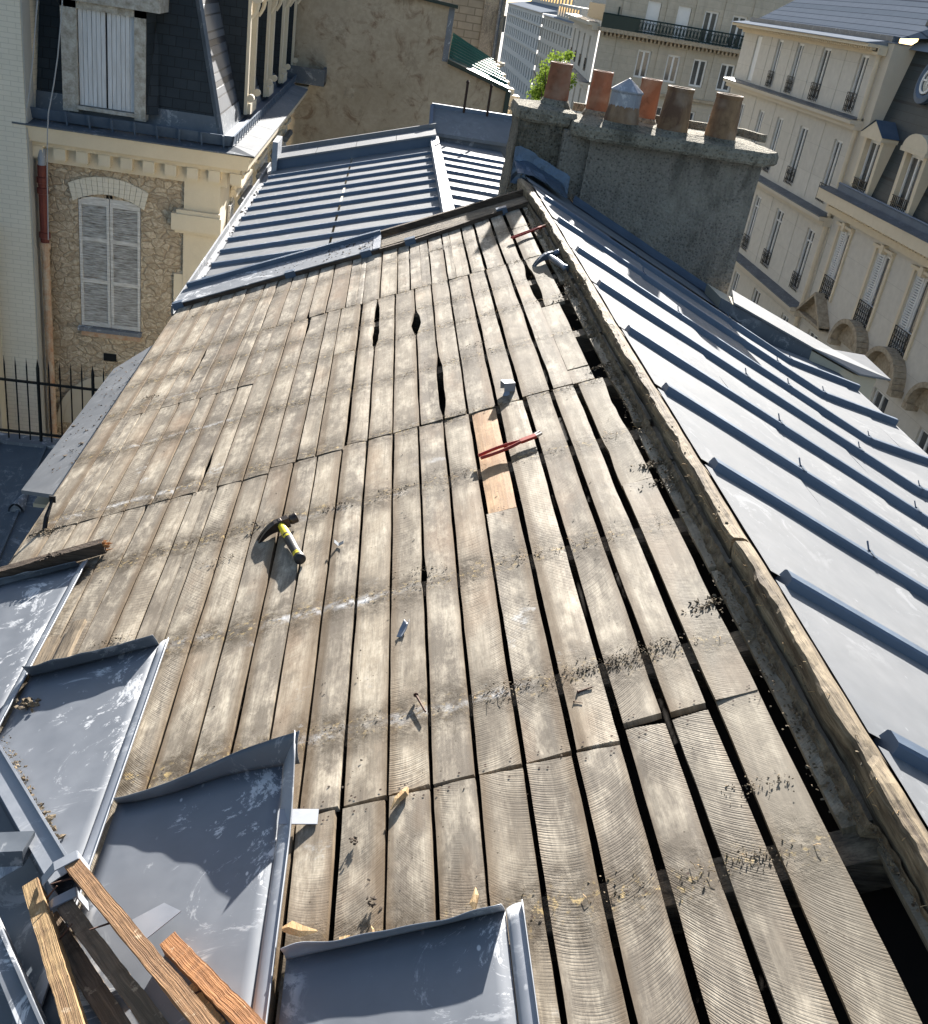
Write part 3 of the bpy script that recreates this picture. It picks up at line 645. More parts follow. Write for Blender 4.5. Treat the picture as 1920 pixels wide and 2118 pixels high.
def potat(px,py,ztop,Y,h,r0,r1,mat,**k):
    P=hY(px,py,Y);return pot(P.x,Y,ztop,h,r0,r1,mat,**k)
pot(1.300,8.42,-.735,.30,.098,.085,M['terra'])
pot(1.650,8.50,-.775,.325,.088,.078,M['terra'])
pot(2.045,8.50,-.775,.325,.088,.080,M['terra'])
pot(1.785,8.13,-.80,.245,.135,.105,M['terra2'],cowl=True)
pot(2.190,8.13,-.80,.345,.122,.100,M['terra2'])
pot(2.575,8.13,-.80,.350,.122,.100,M['terra2'])
# flashing at the foot of the chimney
m=MB();random.seed(4)
def crump(fn,nu,nv,amp,sd): m.grid(lambda a,b:fn(a,b)+V((amp*fbm(a*5,b*5,sd),amp*fbm(a*5,b*5,sd+3),amp*fbm(a*6,b*4,sd+7))),nu,nv)
crump(lambda a,b:V((1.00+.46*a,8.03-.03*(1-b),-1.30-.20*max(0,a-.2)+.26*b)),12,5,.018,1)
crump(lambda a,b:V((1.00+.40*a,8.0-.36*b,-1.13-.17*max(0,a-.3)-.04*b)),10,5,.02,5)
m.build('chimney_flashing',M['flash'],CH,smooth=False,thick=.004)
m=MB()
m.grid(lambda a,b:RPt(.45+1.6*a,8.0-.12*(1-b)+.01*fbm(a*7,1),.014+.05*b*b+.004*fbm(a*9,b*4)),24,5)
m.build('apron_flashing',M['zcap'],CH)

# ================================================================ ZINC SHEETS STILL ON THE DECK
def zsheet(name,u0,u1,v0,top,label,flapL,flapR,lift,side=.035,mat=None,sfx=1,sidew=1.):
    """sheet lying on the boards; top(t) gives the upper edge, lift(a,b) its height"""
    mat=mat or M['zold'];c=LP((u0+u1)/2,v0,0);t=thing(name,LP((u0+u1)/2,(v0+top(.5))/2,0),label,'zinc sheet','old zinc sheets left on the stripped deck')
    m=MB();N1,N2=14,22
    S_=lambda a,b:LP(u0+(u1-u0)*a,v0+(top(a)-v0)*b,.006+lift(a,b)+.0025*fbm(a*4,b*5,sfx))
    m.grid(S_,N1,N2);m.build('sheet',mat,t,smooth=True,thick=.0015)
    # turned-up top edge
    f=MB()
    def Fp(a,b):
        h=flapL+(flapR-flapL)*(a if sfx!=2 else min(1,a*1.0)**.8)+.005*fbm(a*5,sfx+3);p=S_(a*(1.1 if sfx==2 else 1)-(.1 if sfx==2 else 0),1);k=b
        return p+NL*h*k+V((0,(.010*math.sin(3.2*a+sfx)+.008*fbm(a*6,sfx))*k+(.25*h*k*k if sfx==2 else -.010*k*k),0))-UD*(.3*h*k*k*(1-a)**3 if sfx==2 else 0)
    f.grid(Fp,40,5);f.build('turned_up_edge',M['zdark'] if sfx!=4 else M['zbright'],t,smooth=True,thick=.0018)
    # side upstand towards the ridge
    g=MB()
    def Gp(a,b):
        w=.036*(1-.08*a)*sidew;b2=min(1,b/.8);r_=.004*math.sin(b2*math.pi)
        tall=(max(0,a-.84)/.16)**1.1*(flapL-.01)*b if sfx==2 else 0
        return LP(u0-.003-w*b2*(1+tall*6*0),v0+(top(0)-v0)*a+tall*.25,0)-UD*(tall*.3)+NL*(.010+lift(0,a)+r_+.008*b2+tall+(side*.16*(b-.8)/.2 if b>.8 else 0))
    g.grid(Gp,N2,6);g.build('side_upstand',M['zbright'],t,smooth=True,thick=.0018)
    return t,S_
z4,S4=zsheet('zinc_sheet',.765,1.19,.55,lambda a:1.285+.0*a,'zinc sheet nearest the middle of the bottom edge with a pale wavy turned-up top lip',.040,.034,lambda a,b:.0,.05,sfx=4)
z3_,S3=zsheet('zinc_sheet',1.245,1.672,.62,lambda a:1.805+.035*a+.010*math.sin(a*6),'zinc sheet with its top corner bent up high above the boards, throwing a pointed shadow',.072,.022,lambda a,b:.022*(max(0,b-.80)/.20)**1.6*(1-a)**1.2,.045,sfx=2)
z2_,S2=zsheet('zinc_sheet',1.715,2.125,1.0,lambda a:2.500+.0*a,'middle zinc sheet streaked with white, below the bent-up corner sheet and left of it',.045,.05,lambda a,b:.0,.04,sfx=3)
z1_,S1=zsheet('zinc_sheet',2.165,2.53,1.2,lambda a:3.165+.0*a,'uppermost zinc sheet by the left eave, topped by a dark broken batten',.03,.03,lambda a,b:.0,.04,sfx=5)
# clip on the seam of the bent sheet
m=MB();(lambda *q:None)(LP(1.165,1.66,.03),LP(1.245,1.66,.045),V((0,.018,0)),NL*.0012) if 0 else None;m.bar(LP(1.155,1.64,.0045),LP(1.235,1.64,.030),V((0,.022,0)),NL*.0012);
o=m.build('fixing_clip',M['zbright'],None);tag(o,'small bright zinc clip with two nails at the foot of the bent sheet corner','clip')
# dark broken batten above sheet one
t=thing('broken_batten',LP(2.3,3.19,0),'dark timber batten with a splintered orange end above the uppermost zinc sheet','batten')
m=MB();m.bar(LP(2.56,3.20,.03),LP(2.075,3.225,.03),V((0,.020,0)),NL*.022);m.build('timber',M['batten_d'],t)
m=MB();random.seed(3)
for k in range(16):
    a=LP(2.078,3.225+random.uniform(-.016,.016),.03+random.uniform(-.018,.018));m.tube([a+UD*.01,a-UD*random.uniform(.008,.03)],[.006,.001],4)
m.build('splintered_end',M['batten_o'],t)
m=MB()
for k in range(30): m.chip(LP(2.28+random.gauss(0,.03),3.20+random.gauss(0,.008),.056),random.uniform(.004,.012))
m.build('crumbs',M['debris'],t)
# exposed board corner between sheets 1 and 2, small joint gaps
m=MB();m.bar(LP(2.045,2.53,.004),LP(2.045,2.76,.004),UD*.022,NL*.009);m.bar(LP(2.115,2.53,.004),LP(2.115,2.70,.004),UD*.02,NL*.008)
o=m.build('loose_lath',M['batten_g']);tag(o,'short pale lath lying between the two upper zinc sheets','lath')

# ================================================================ TOOLS AND BITS ON THE DECK
def frame(px,py,qx,qy,w=0):
    n=NL;P=hit(px,py,NL,APEX+NL*w);Q=hit(qx,qy,NL,APEX+NL*w);return P,Q
def hammer(h0,h1,clawdir,label,mats,hL,group,hh=.045):
    # h0 = head centre, h1 = handle end, resting on the deck
    t=thing('hammer',h0,label,'hammer',group)
    d=(h1-h0);d=d-NL*d.dot(NL);d.normalize();s=NL.cross(d);   # s across
    if s.dot(clawdir)<0: s=-s
    c=h0+NL*hh;ar=V(h1)+NL*.020;ax=(ar-c);L=ax.length;ax.normalize()
    m=MB()   # head: poll, neck, cheek and claw
    m.lathe(c-s*.062,s,[(0,0),(.015,0),(.0175,.003),(.0175,.024),(.0135,.030),(.013,.038)],16)
    m.bar(c-s*.030,c+s*.020,ax*.015,NL*.017)
    o1=m.build('head',mats[0],t,bevel=.002)
    m=MB()
    for sg in (-1,1):
        pts=[];
        for k in range(9):
            a=k/8;cc=c+s*(.015+.082*a)-NL*(.034*a*a)+ax*sg*(.006+.006*a)
            pts.append(cc)
        for k in range(8):
            w0=.0085*(1-.4*k/8);h0_=.015*(1-.8*k/8)+.001;h1_=.015*(1-.8*(k+1)/8)+.001
            a,b=pts[k],pts[k+1];m.hexa([a-ax*w0-NL*h0_,a+ax*w0-NL*h0_,b+ax*w0-NL*h1_,b-ax*w0-NL*h1_],[a-ax*w0+NL*h0_,a+ax*w0+NL*h0_,b+ax*w0+NL*h1_,b-ax*w0+NL*h1_])
    m.build('claw',mats[0],o1)
    m=MB();m.lathe(c-ax*.016,ax,[(.0,0),(.017,0),(.019,.006),(.019,.026),(.014,.032)],14);m.build('socket',mats[0],o1)
    m=MB();R0=[(.0125,.016),(.0135,.04),(.015,.06),(.0155,L*.36)]
    m.lathe(c,ax,R0,16);m.build('shaft',mats[1],t,smooth=True)
    m=MB();m.lathe(c,ax,[(.0160,L*.345),(.0170,L*.40),(.0165,L*.55),(.0150,L*.7),(.0158,L*.85),(.0185,L*.95),(.0190,L*.985),(.015,L),(0,L)],16);o2=m.build('grip',mats[2],t,smooth=True)
    if mats[3]:
        m=MB()
        for f0,f1,rr in ((.395,.445,.0176),(.845,.865,.0170),(.885,.925,.0188)):
            v_=V(NL*.3-s*0+V((-.6,0,.75))).normalized();b_=ax.cross(v_).normalized();v_=b_.cross(ax)
            m.grid(lambda a,b:c+ax*L*(f0+(f1-f0)*a)+(v_*math.cos((b-.5)*1.5)+b_*math.sin((b-.5)*1.5))*rr,3,6)
        m.build('grip_inlay',mats[3],o2,smooth=True)
    return t
h0=LP(*uvp(578,1078,.04));h1=LP(*uvp(622,1158,.02));cd=hit(523,1105,NL,APEX)-h0
hammer(h0,h1,cd,'claw hammer with a yellow shaft and black rubber grip in the middle of the deck',(M['steel'],M['yellow'],M['black'],M['yellow']),.3,None,.028)
h0=LP(*uvp(1134,524,.04));h1=LP(*uvp(1172,556,.02));cd=hit(1103,540,NL,APEX)-h0
hammer(h0,h1,cd,'blue-grey steel claw hammer near the top of the ridge beam',(M['bluesteel'],M['bluesteel'],M['bluesteel'],None),.3,None,.028)
def pliers(pts,w0,label,jl=.05,op=.012):
    # tail point, jaw point
    P,Q=pts;t=thing('pliers',P,label,'pliers');d=(Q-P);L=d.length;d.normalize();s=NL.cross(d);z=NL*.012
    for sg in (-1,1):
        m=MB();path=[];n=14
        for k in range(n+1):
            a=k/n;off=sg*(w0*math.sin(math.pi*min(1,a*1.02))**.8*.9 + (.013 if a<.05 else .010*(1-a)))
            path.append(P+d*(L*.80*a)+s*off+z)
        m.tube(path,[.0065]*3+[.006]*(n-4)+[.0055,.005],8);m.build('handle',M['redh'],t,smooth=True)
    m=MB();j=P+d*L*.78+z
    m.bar(j-d*.01,j+d*.05,s*.012,NL*.005);m.build('joint',M['redh'],t,bevel=.003)
    m=MB()
    for sg,bend in ((-1,.25),(1,.05)):
        a=j+d*.045+s*sg*.006;b=a+d*.03+s*(sg*.004+.012);m.hexa([a-s*.006-NL*.005,a+s*.006-NL*.005,b+s*.004-NL*.004,b-s*.004-NL*.004],[a-s*.006+NL*.005,a+s*.006+NL*.005,b+s*.004+NL*.004,b-s*.004+NL*.004])
    m.build('jaws',M['chrome'],t)
    return t
P,Q=frame(994,951,1108,908,.01);pliers((P,Q),.014,'long red-handled pliers lying across the fresh orange board')
P,Q=frame(1060,496,1134,468,.012);pliers((P,Q),.010,'small red pliers in the chimney shadow near the top of the deck')
# zinc bracket box
bx=LP(*uvp(1048,812));t=thing('zinc_box_bracket',bx,'little folded zinc box bracket standing on the boards above the pliers','bracket')
m=MB();X_=V((.93,.2,.1)).normalized();Y_=V((-.35,.93,0)).normalized();c=bx+V((0,0,.030))
def face(o,a,b): m.quad([o,o+a,o+a+b,o+b])
e=.045;A_=X_*e;B_=Y_*e*.8;C_=V((-.15,-.1,1)).normalized()*e*.8;o_=c-A_/2-B_/2-C_/2
face(o_+C_,A_,B_);face(o_,A_,C_);face(o_+A_,B_,C_);face(o_+B_,A_,C_)
m.build('folded_sheet',M['zbright'],t,thick=.0015)
m=MB();m.quad([o_,o_+A_*.5,o_+A_*.5-V((.0,.02,.012)),o_-V((.006,.015,.012))]);m.build('tab',M['zbright'],t,thick=.0015)
# curled zinc offcut
c=LP(*uvp(836,1307));m=MB();d=(LP(*uvp(848,1292))-LP(*uvp(826,1320))).normalized();s=NL.cross(d)
m.grid(lambda a,b:c+d*(a-.5)*.055+s*(b-.5)*.022*(1-.5*abs(a-.5))+NL*(.003+.007*a*a+.006*(b-.5)**2*8*(a)),8,6)
tag(m.build('zinc_offcut',M['zbright'],None,smooth=True,thick=.001),'curled grey zinc offcut alone on the boards right of the lime streak','offcut')
c=LP(*uvp(700,1130));m=MB();m.grid(lambda a,b:c+V(((a-.5)*.03,(b-.5)*.02,.006+.012*abs(a-.5)*2)),4,2)
tag(m.build('zinc_shard',M['zdark'],None,thick=.001),'tiny dark bent metal shard right of the yellow hammer','shard')
# splinters
def splinter(p,q,r,label,mat='split',lift=.008):
    P=LP(*uvp(*p),lift);Q=LP(*uvp(*q),lift+.004);m=MB();d=(Q-P);s=NL.cross(d.normalized())
    m.tube([P,P+d*.25+s*r*.3,P+d*.6-s*r*.2,Q],[r*.35,r,r*.85,r*.15],5);
    tag(m.build('wood_splinter',M[mat],None),label,'splinter')
splinter((845,1635),(812,1683),.010,'long orange splinter wedged in the gap of the lower board joint')
splinter((596,1943),(668,1950),.013,'thick torn splinter at the left end of the pale wavy lip',lift=.03)
splinter((985,1890),(988,1848),.008,'pale pointed splinter standing behind the wavy zinc lip at its right end',lift=.012)
splinter((705,1964),(732,1952),.006,'short splinter behind the left part of the wavy zinc lip',lift=.02)
splinter((778,1945),(772,1925),.004,'small dark splinter behind the middle of the wavy zinc lip',lift=.01)
def nailobj(p,q,label,lift=.004,r=.0022):
    P=LP(*uvp(*p),lift);Q=LP(*uvp(*q),lift);m=MB();m.tube([P,Q],[r,r*.8],6);m.lathe(P,(Q-P),[(0,-.001),(r*2.2,-.001),(r*2.2,.001),(0,.001)],8)
    tag(m.build('loose_nail',M['nailr'],None),label,'nail')
nailobj((1196,1434),(1226,1424),'rusty square nail lying on a board right of the middle of the deck')
nailobj((1188,1454),(1206,1457),'thin short nail just below the rusty square nail',r=.001)
nailobj((863,1445),(883,1480),'bent dark nail sticking up beside the long crack',lift=.012,r=.003)
# bits of dirt on the boards
for p,s_,lab in (((730,1747),.012,'dark crumb on the cracked board just above the pale wavy lip'),((772,1872),.014,'small brown chip on the boards left of centre above the wavy lip'),((528,1090),.014,'dark burr of debris beside the claw of the yellow hammer')):
    m=MB();c=LP(*uvp(*p),.006)
    for k in range(14): m.chip(c+V((random.gauss(0,s_*.5),random.gauss(0,s_*.5),random.uniform(0,.01))),s_*.45)
    tag(m.build('debris_clump',M['debris'],None),lab,'debris')
m=MB();c=LP(*uvp(64,1465),.012)
for k in range(40): m.chip(c+V((random.gauss(0,.012),random.gauss(0,.012),random.uniform(-.006,.014))),.012)
tag(m.build('moss_clod',M['mortar'],None),'round clod of brown moss on the streaked zinc at the left edge','clod')
# crowbar end by the eave
m=MB();P=LP(*uvp(92,1095),.0);Q=P+V((.005,.10,.085));m.tube([P,P+V((.0,.03,.04)),Q],[.010,.010,.006],6);m.bar(Q-V((.012,0,0)),Q+V((.012,.0,.0)),(0,.004,0),(0,0,.014))
tag(m.build('iron_hook',M['iron'],None),'black iron gutter hook sticking up from the left eave edge','hook')

# --- timber and metal heaped at the lower left
def plank(name,p,q,wpx,w0,w1,hh,mat,label,cat='timber',ends=None,grp='old battens heaped at the lower left'):
    P=hit(*p,NL,APEX+NL*w0);Q=hit(*q,NL,APEX+NL*w1);d=(Q-P).normalized();s=NL.cross(d).normalized();wd=wpx
    t=thing(name,P,label,cat,grp);m=MB();n=30;h=NL
    rgs=[]
    for k in range(n+1):
        c=P.lerp(Q,k/n);j=.0016*fbm(k*.7,wpx*90);rgs.append([c-s*(wd+j)-h*hh,c+s*(wd-j)-h*hh,c+s*(wd+j)+h*(hh+j),c-s*(wd-j)+h*(hh+j*.6)])
    for k in range(n):
        for i in range(4): m.quad([rgs[k][i],rgs[k][(i+1)%4],rgs[k+1][(i+1)%4],rgs[k+1][i]],[(k/n*(Q-P).length,i*.04),(k/n*(Q-P).length,i*.04+.04),((k+1)/n*(Q-P).length,i*.04+.04),((k+1)/n*(Q-P).length,i*.04)])
    m.quad(rgs[0]);m.quad(rgs[-1][::-1]);m.build('timber',mat,t)
    for (a,side,l) in ends or []:
        c=P.lerp(Q,a)+s*side*wd;nn=MB();e=c+s*side*l+h*l*.5;nn.tube([c,e],[.0022,.0014],6);nn.build('nail',M['nailr'],t)
    return t,P,Q,d,s
random.seed(8)
plank('batten_timber',(150,1788),(450,2150),.016,.085,.10,.018,M['tim1'],'topmost long brown batten with a zinc clip wrapped round its upper end',ends=[(.06,-1,.04),(.36,-1,.035)])
plank('batten_timber',(140,1880),(345,2150),.017,.04,.05,.017,M['tim2'],'dull brown batten lying under and beside the topmost long batten')
plank('batten_timber',(70,1838),(165,2150),.017,.06,.07,.020,M['tim3'],'leftmost batten with a notched yellow end',ends=[(.12,1,.03),(.42,1,.035)])
plank('batten_timber',(352,1952),(545,2150),.018,.02,.03,.016,M['tim4'],'bright orange batten coming out from under a white zinc scrap',ends=[(.45,-1,.05)])
plank('batten_timber',(395,2040),(460,2118),.006,.012,.012,.004,M['split'],'thin yellow sliver between the orange batten and the topmost batten')
plank('batten_timber',(105,1905),(262,2150),.02,.012,.02,.012,M['tim2'],'dark shaded batten at the bottom of the heap')
def wrap(p,q,w,wd,lab):
    P=hit(*p,NL,APEX+NL*w);Q=hit(*q,NL,APEX+NL*w);d=(Q-P).normalized();s=NL.cross(d)
    m=MB();m.bar(P,Q,s*wd,NL*.0015);m.bar(Q,Q+d*.004-NL*.05,s*wd,d*.0015);m.bar(P-d*.0,P-d*.035-NL*.02,s*wd,NL*.0012)
    tag(m.build('zinc_clip',M['zbright'],None),lab,'clip')
wrap((112,1793),(160,1768),.106,.014,'zinc clip folded round the end of the topmost batten')
wrap((110,1868),(157,1845),.062,.014,'bent zinc clip on the dull batten under the topmost one')
# long zinc trim strip down the left edge
def strip(pts,w,wd,hh,mat,name,lab,cat,thick=.002):
    P,Q=[hit(*p,NL,APEX+NL*w) for p in pts];d=(Q-P).normalized();s=NL.cross(d).normalized()
    m=MB();m.bar(P,Q,s*wd,NL*.0012);m.bar(P-s*wd-NL*hh,Q-s*wd-NL*hh,s*.0012,NL*hh);m.bar(P+s*wd-NL*hh,Q+s*wd-NL*hh,s*.0012,NL*hh);m.bar(P+s*(wd+.0)+NL*.004,Q+s*wd+NL*.004,s*.003,NL*.005)
    return tag(m.build(name,mat,None),lab,cat)
strip([(-60,1490),(128,1812)],.075,.027,.034,M['zbright'],'zinc_trim','long pale zinc trim lying diagonally at the left edge','zinc trim')
strip([(-40,1880),(75,2150)],.09,.018,.03,M['zold'],'zinc_gutter_strip','narrow grey zinc strip at the very bottom left corner','zinc trim')
t=thing('zinc_end_box',hit(20,1740,NL,APEX+NL*.11),'dark open zinc box end lying on the trim at the left edge','zinc box')
m=MB();c=hit(12,1742,NL,APEX+NL*.10);a=V((.05,-.004,.012));b=V((.004,.03,.0));z=V((0,0,-.045));m.quad([c-a-b,c+a-b,c+a+b,c-a+b]);m.quad([c-a-b,c+a-b,c+a-b+z,c-a-b+z]);m.quad([c+a-b,c+a+b,c+a+b+z,c+a-b+z]);m.build('folded_sheet',M['zdark'],t,thick=.002)
m=MB();m.quad([c-a-b+z,c+a-b+z,c-b*3-a+z*1.6]);m.build('bent_flap',M['zbright'],t,thick=.002)
# zinc scrap over the orange batten, and a dark sheet laid in for the shadow beside the trim
P=[hit(*p,NL,APEX+NL*.045) for p in ((270,1905),(340,1868),(375,1885),(300,1945))];m=MB();m.quad(P[::-1]);tag(m.build('zinc_scrap',M['zbright'],None,thick=.002),'whitened zinc scrap lying over the top of the bright orange batten','zinc scrap')
m=MB()
P=[LP(*uvp(*p),.0095) for p in ((0,1660),(95,1830),(150,2118),(20,2150),(-60,2150),(-60,1660))];m.quad(P[::-1]);tag(m.build('shadow_sheet',M['zdark'],None),'dark sheet standing in for the shadow beneath the heap of battens at the bottom left','zinc sheet')
m=MB()
for k in range(330):
    a=random.random();p=(10+112*a+random.gauss(0,5),1545+225*a+random.gauss(0,9)-3);c=LP(*uvp(*p),.010);m.chip(c+V((random.gauss(0,.006),random.gauss(0,.006),random.uniform(0,.012))),random.uniform(.002,.010)*(.5+a))
tag(m.build('leaf_litter',M['mortar'],None),'brown leaf litter gathered along the pale zinc trim','litter',None,'stuff')

# ================================================================ EAVE HOOD BESIDE THE DECK
t=thing('eave_hood',(-1.4,5.2,-2.5),'low zinc-covered hood strewn with debris beside the left eave','roof hood')
m=MB();zA=-2.24;zB=-2.42
Q=[V((-1.22,4.02,zA)),V((-1.52,4.36,zB)),V((-1.50,6.02,zB)),V((-1.22,6.22,zA))];m.hexa([q-V((0,0,.02)) for q in Q[::-1]],Q[::-1]);m.build('zinc_cover',M['zinc'],t)
m=MB();m.box((-1.47,4.5,-2.52),(-1.215,5.95,zB-.022));m.box((-1.49,4.42,-2.54),(-1.215,6.0,-2.52));m.box((-1.40,4.6,-16),(-1.205,5.9,-2.54));m.build('box_frame',M['plaster'],t)
m=MB();random.seed(12)
for k in range(170):
    a=random.random();y=random.uniform(4.4,5.95);x=-1.235-.25*a;m.chip((x,y,zA+(zB-zA)*((-1.22-x)/.29)+.004),random.uniform(.004,.012)*(2.2 if random.random()<.10 else 1),.3)
tag(m.build('crumbs',M['debris'],t),kind='stuff')
# lower zinc roof in the yard
t=thing('yard_roof',(-3,9,-7),'shaded low zinc roof with faint seams down in the yard at the left','low roof')
k_=.31;rz=lambda y:-6.47-(12.9-y)*k_
m=MB();m.quad([(-14,1,rz(1)),(-1.3,1,rz(1)),(-1.3,12.9,rz(12.9)),(-14,12.9,rz(12.9))]);m.build('zinc_sheeting',M['zdark'],t)
m=MB()
for x in [-6+i*.62 for i in range(8)]: m.bar((x,1,rz(1)+.02),(x,12.9,rz(12.9)+.02),(.02,0,0),(0,0,.02))
m.build('seams',M['zdark'],t)
m=MB();m.box((-14,12.9,-6.62),(-1.3,13.15,-6.42));m.build('head_coping',M['zold'],t)
P=hit(33,1060,V((0,-k_,1)).normalized(),V((0,12.9,-6.47)));m=MB()
n0=9
for i in range(n0):
    a0,a1=math.pi*i/n0,math.pi*(i+1)/n0;q=[V((math.cos(a)*.10,0,math.sin(a)*.13)) for a in (a0,a1)];tip=P+V((.05,.42,.17))
    m.quad([P+q[0],P+q[1],tip])
m.quad([P+V((math.cos(math.pi*i/n0)*.07,-.004,.012+math.sin(math.pi*i/n0)*.09)) for i in range(n0+1)]);m.build('roof_vent',M['zold'],t)
# iron fence
t=thing('iron_fence',(-4.3,13.02,-6.42),'black spiked iron railing on the edge of the low yard roof','fence')
m=MB();m.box((-9,13.0,-5.58),(-2.6,13.03,-5.55));m.box((-9,13.0,-6.33),(-2.6,13.03,-6.30));m.build('rails',M['iron'],t)
xs=[-4.80+.1425*i for i in range(-2,13)]
for i,x in enumerate(xs):
    m=MB();r=.011 if i%5!=1 else .024
    m.tube([(x,13.015,-6.42),(x,13.015,-5.36)],r,6);m.tube([(x,13.015,-5.36),(x,13.015,-5.22)],[r*1.1,.001],6);m.build('bar',M['iron'],t)

# ================================================================ GENERIC FACADE PIECES
class Fac:      # a wall plane: origin o, horizontal direction a, outward normal n
    def __init__(s,o,a): s.o=V(o);s.a=V(a).normalized();s.n=V((s.a.y,-s.a.x,0))
    def p(s,x,z,d=0): return s.o+s.a*x+V((0,0,z))+s.n*d
def wall(f,x0,x1,z0,z1,ops,dep=.22):
    m=MB();xs=sorted({x0,x1}|{q for o in ops for q in (o[0],o[1]) if x0<q<x1});zs=sorted({z0,z1}|{q for o in ops for q in (o[2],o[3]) if z0<q<z1})
    for i in range(len(xs)-1):
        for j in range(len(zs)-1):
            cx,cz=(xs[i]+xs[i+1])/2,(zs[j]+zs[j+1])/2
            if any(o[0]<cx<o[1] and o[2]<cz<o[3] for o in ops): continue
            m.quad([f.p(xs[i],zs[j]),f.p(xs[i+1],zs[j]),f.p(xs[i+1],zs[j+1]),f.p(xs[i],zs[j+1])])
    for a,b,c,d in ops:
        m.quad([f.p(a,c),f.p(a,c,-dep),f.p(a,d,-dep),f.p(a,d)]);m.quad([f.p(b,c,-dep),f.p(b,c),f.p(b,d),f.p(b,d,-dep)])
        m.quad([f.p(a,d),f.p(a,d,-dep),f.p(b,d,-dep),f.p(b,d)]);m.quad([f.p(a,c,-dep),f.p(a,c),f.p(b,c),f.p(b,c,-dep)])
    return m
def fbar(m,f,x0,x1,z0,z1,d0,d1): 
    m.hexa([f.p(x0,z0,d1),f.p(x1,z0,d1),f.p(x1,z0,d0),f.p(x0,z0,d0)],[f.p(x0,z1,d1),f.p(x1,z1,d1),f.p(x1,z1,d0),f.p(x0,z1,d0)]);return m
def window(f,o,par,dep=.2,rail=0,shut=None,trans=.0,fr=.07,lab=None,blind=False):
    a,b,c,d=o;m=MB()
    if blind:
        fbar(m,f,a+.02,b-.02,c+.02,d-.02,-dep-.02,-dep+.06);w_=m.build('blind_panel',M['white'],par);return w_
    for q in ((a,a+fr,c,d),(b-fr,b,c,d),((a+b)/2-fr*.55,(a+b)/2+fr*.55,c+fr,d-fr)): fbar(m,f,*q,-dep-.02,-dep+.05)
    fbar(m,f,a+fr,b-fr,c,c+fr,-dep-.02,-dep+.045);fbar(m,f,a+fr,b-fr,d-fr,d,-dep-.02,-dep+.045)
    if trans: fbar(m,f,a+fr,b-fr,c+(d-c)*trans,c+(d-c)*trans+.05,-dep-.02,-dep+.055)
    w_=m.build('window',M['white'],par)
    g=MB();g.quad([f.p(a,c,-dep),f.p(b,c,-dep),f.p(b,d,-dep),f.p(a,d,-dep)]);g.build('pane',M['glass'],w_)
    if rail:
        r=MB();h=rail;z0=c
        for zz in (z0+.06,z0+h): r.tube([f.p(a,zz,.06),f.p(b,zz,.06)],.018,5)
        r.tube([f.p(a,z0+h-.13,.06),f.p(b,z0+h-.13,.06)],.012,5)
        n=max(4,int((b-a)/.16))
        for k in range(n+1):
            x=a+(b-a)*k/n;r.tube([f.p(x,z0+.0,.06),f.p(x,z0+h,.06)],.012,4)
            if k<n:
                x2=a+(b-a)*(k+1)/n;cz=z0+h*.45;R_=(x2-x)*.45
                r.tube([f.p((x+x2)/2+R_*math.cos(t_),cz+R_*1.7*math.sin(t_),.06) for t_ in [2*math.pi*q/8 for q in range(9)]],.012,4)
                r.tube([f.p(x,z0+.06,.06),f.p(x2,z0+.3*h,.06)],.010,4);r.tube([f.p(x2,z0+h*.62,.06),f.p(x,z0+h-.13,.06)],.010,4)
        r.build('balcony_rail',M['iron'],w_)
    if shut:
        s0,s1=shut;r=MB();fbar(r,f,s0,s0+.06,c,d,-.08,-.04);fbar(r,f,s1-.06,s1,c,d,-.08,-.04);k=0;z_=c
        while z_<d-.05: fbar(r,f,s0+.06,s1-.06,z_,z_+.055,-.085,-.05);z_+=.085
        r.build('shutter',M['white'],w_)
    return w_
def ledge(f,x0,x1,z,d,h,par,top='zdark',name='ledge',mat='limef'):
    m=MB();fbar(m,f,x0,x1,z-h,z-h*.45,0,d*.6);fbar(m,f,x0,x1,z-h*.45,z,0,d);m.build(name,M[mat],par)
    m=MB();m.quad([f.p(x0,z+.012,d+.02),f.p(x1,z+.012,d+.02),f.p(x1,z+.08,0),f.p(x0,z+.08,0)]);m.quad([f.p(x0,z-.03,d+.02),f.p(x1,z-.03,d+.02),f.p(x1,z+.012,d+.02),f.p(x0,z+.012,d+.02)]);m.build('ledge_cover',M[top],par)

# ================================================================ NEIGHBOUR'S STRIPED ZINC ROOF
NB=thing('neighbour_house',(0,10,-3),'next house with a new striped zinc roof and raised parapets behind the deck','house')
S1=R(16.3);nS=V((-math.sin(S1),0,math.cos(S1)));pS=V((-1.2,0,-2.27));XRd=.60
def NS(x,y,w=0):
    z=-2.27+(x+1.2)*math.tan(S1) if x<=XRd else -2.27+(XRd+1.2)*math.tan(S1)-(x-XRd)*.03
    n=nS if x<=XRd else V((.03,0,1)); return V((x,y,z))+n*w
m=MB()
for xa,xb in ((-1.24,-.35),(-.33,XRd),(XRd,1.45)):
    m.grid(lambda a,b:NS(xa+(xb-xa)*a,6.95+(13.2-6.95)*b,.002*fbm(a*9,b*30)),8,20)
m.build('zinc_sheeting',M['zinc'],NB)
z2=lambda x,y:(400+x/2.611,y/2.611)
ly=[hit(*z2(*p),nS,pS+nS*.03).y for p in ((215,1400),(255,1335),(295,1275),(330,1215),(360,1160),(390,1110),(418,1060),(445,1012))]
d_=(ly[-1]-ly[0])/7;ys=[ly[0]+d_*k for k in range(-1,11)]
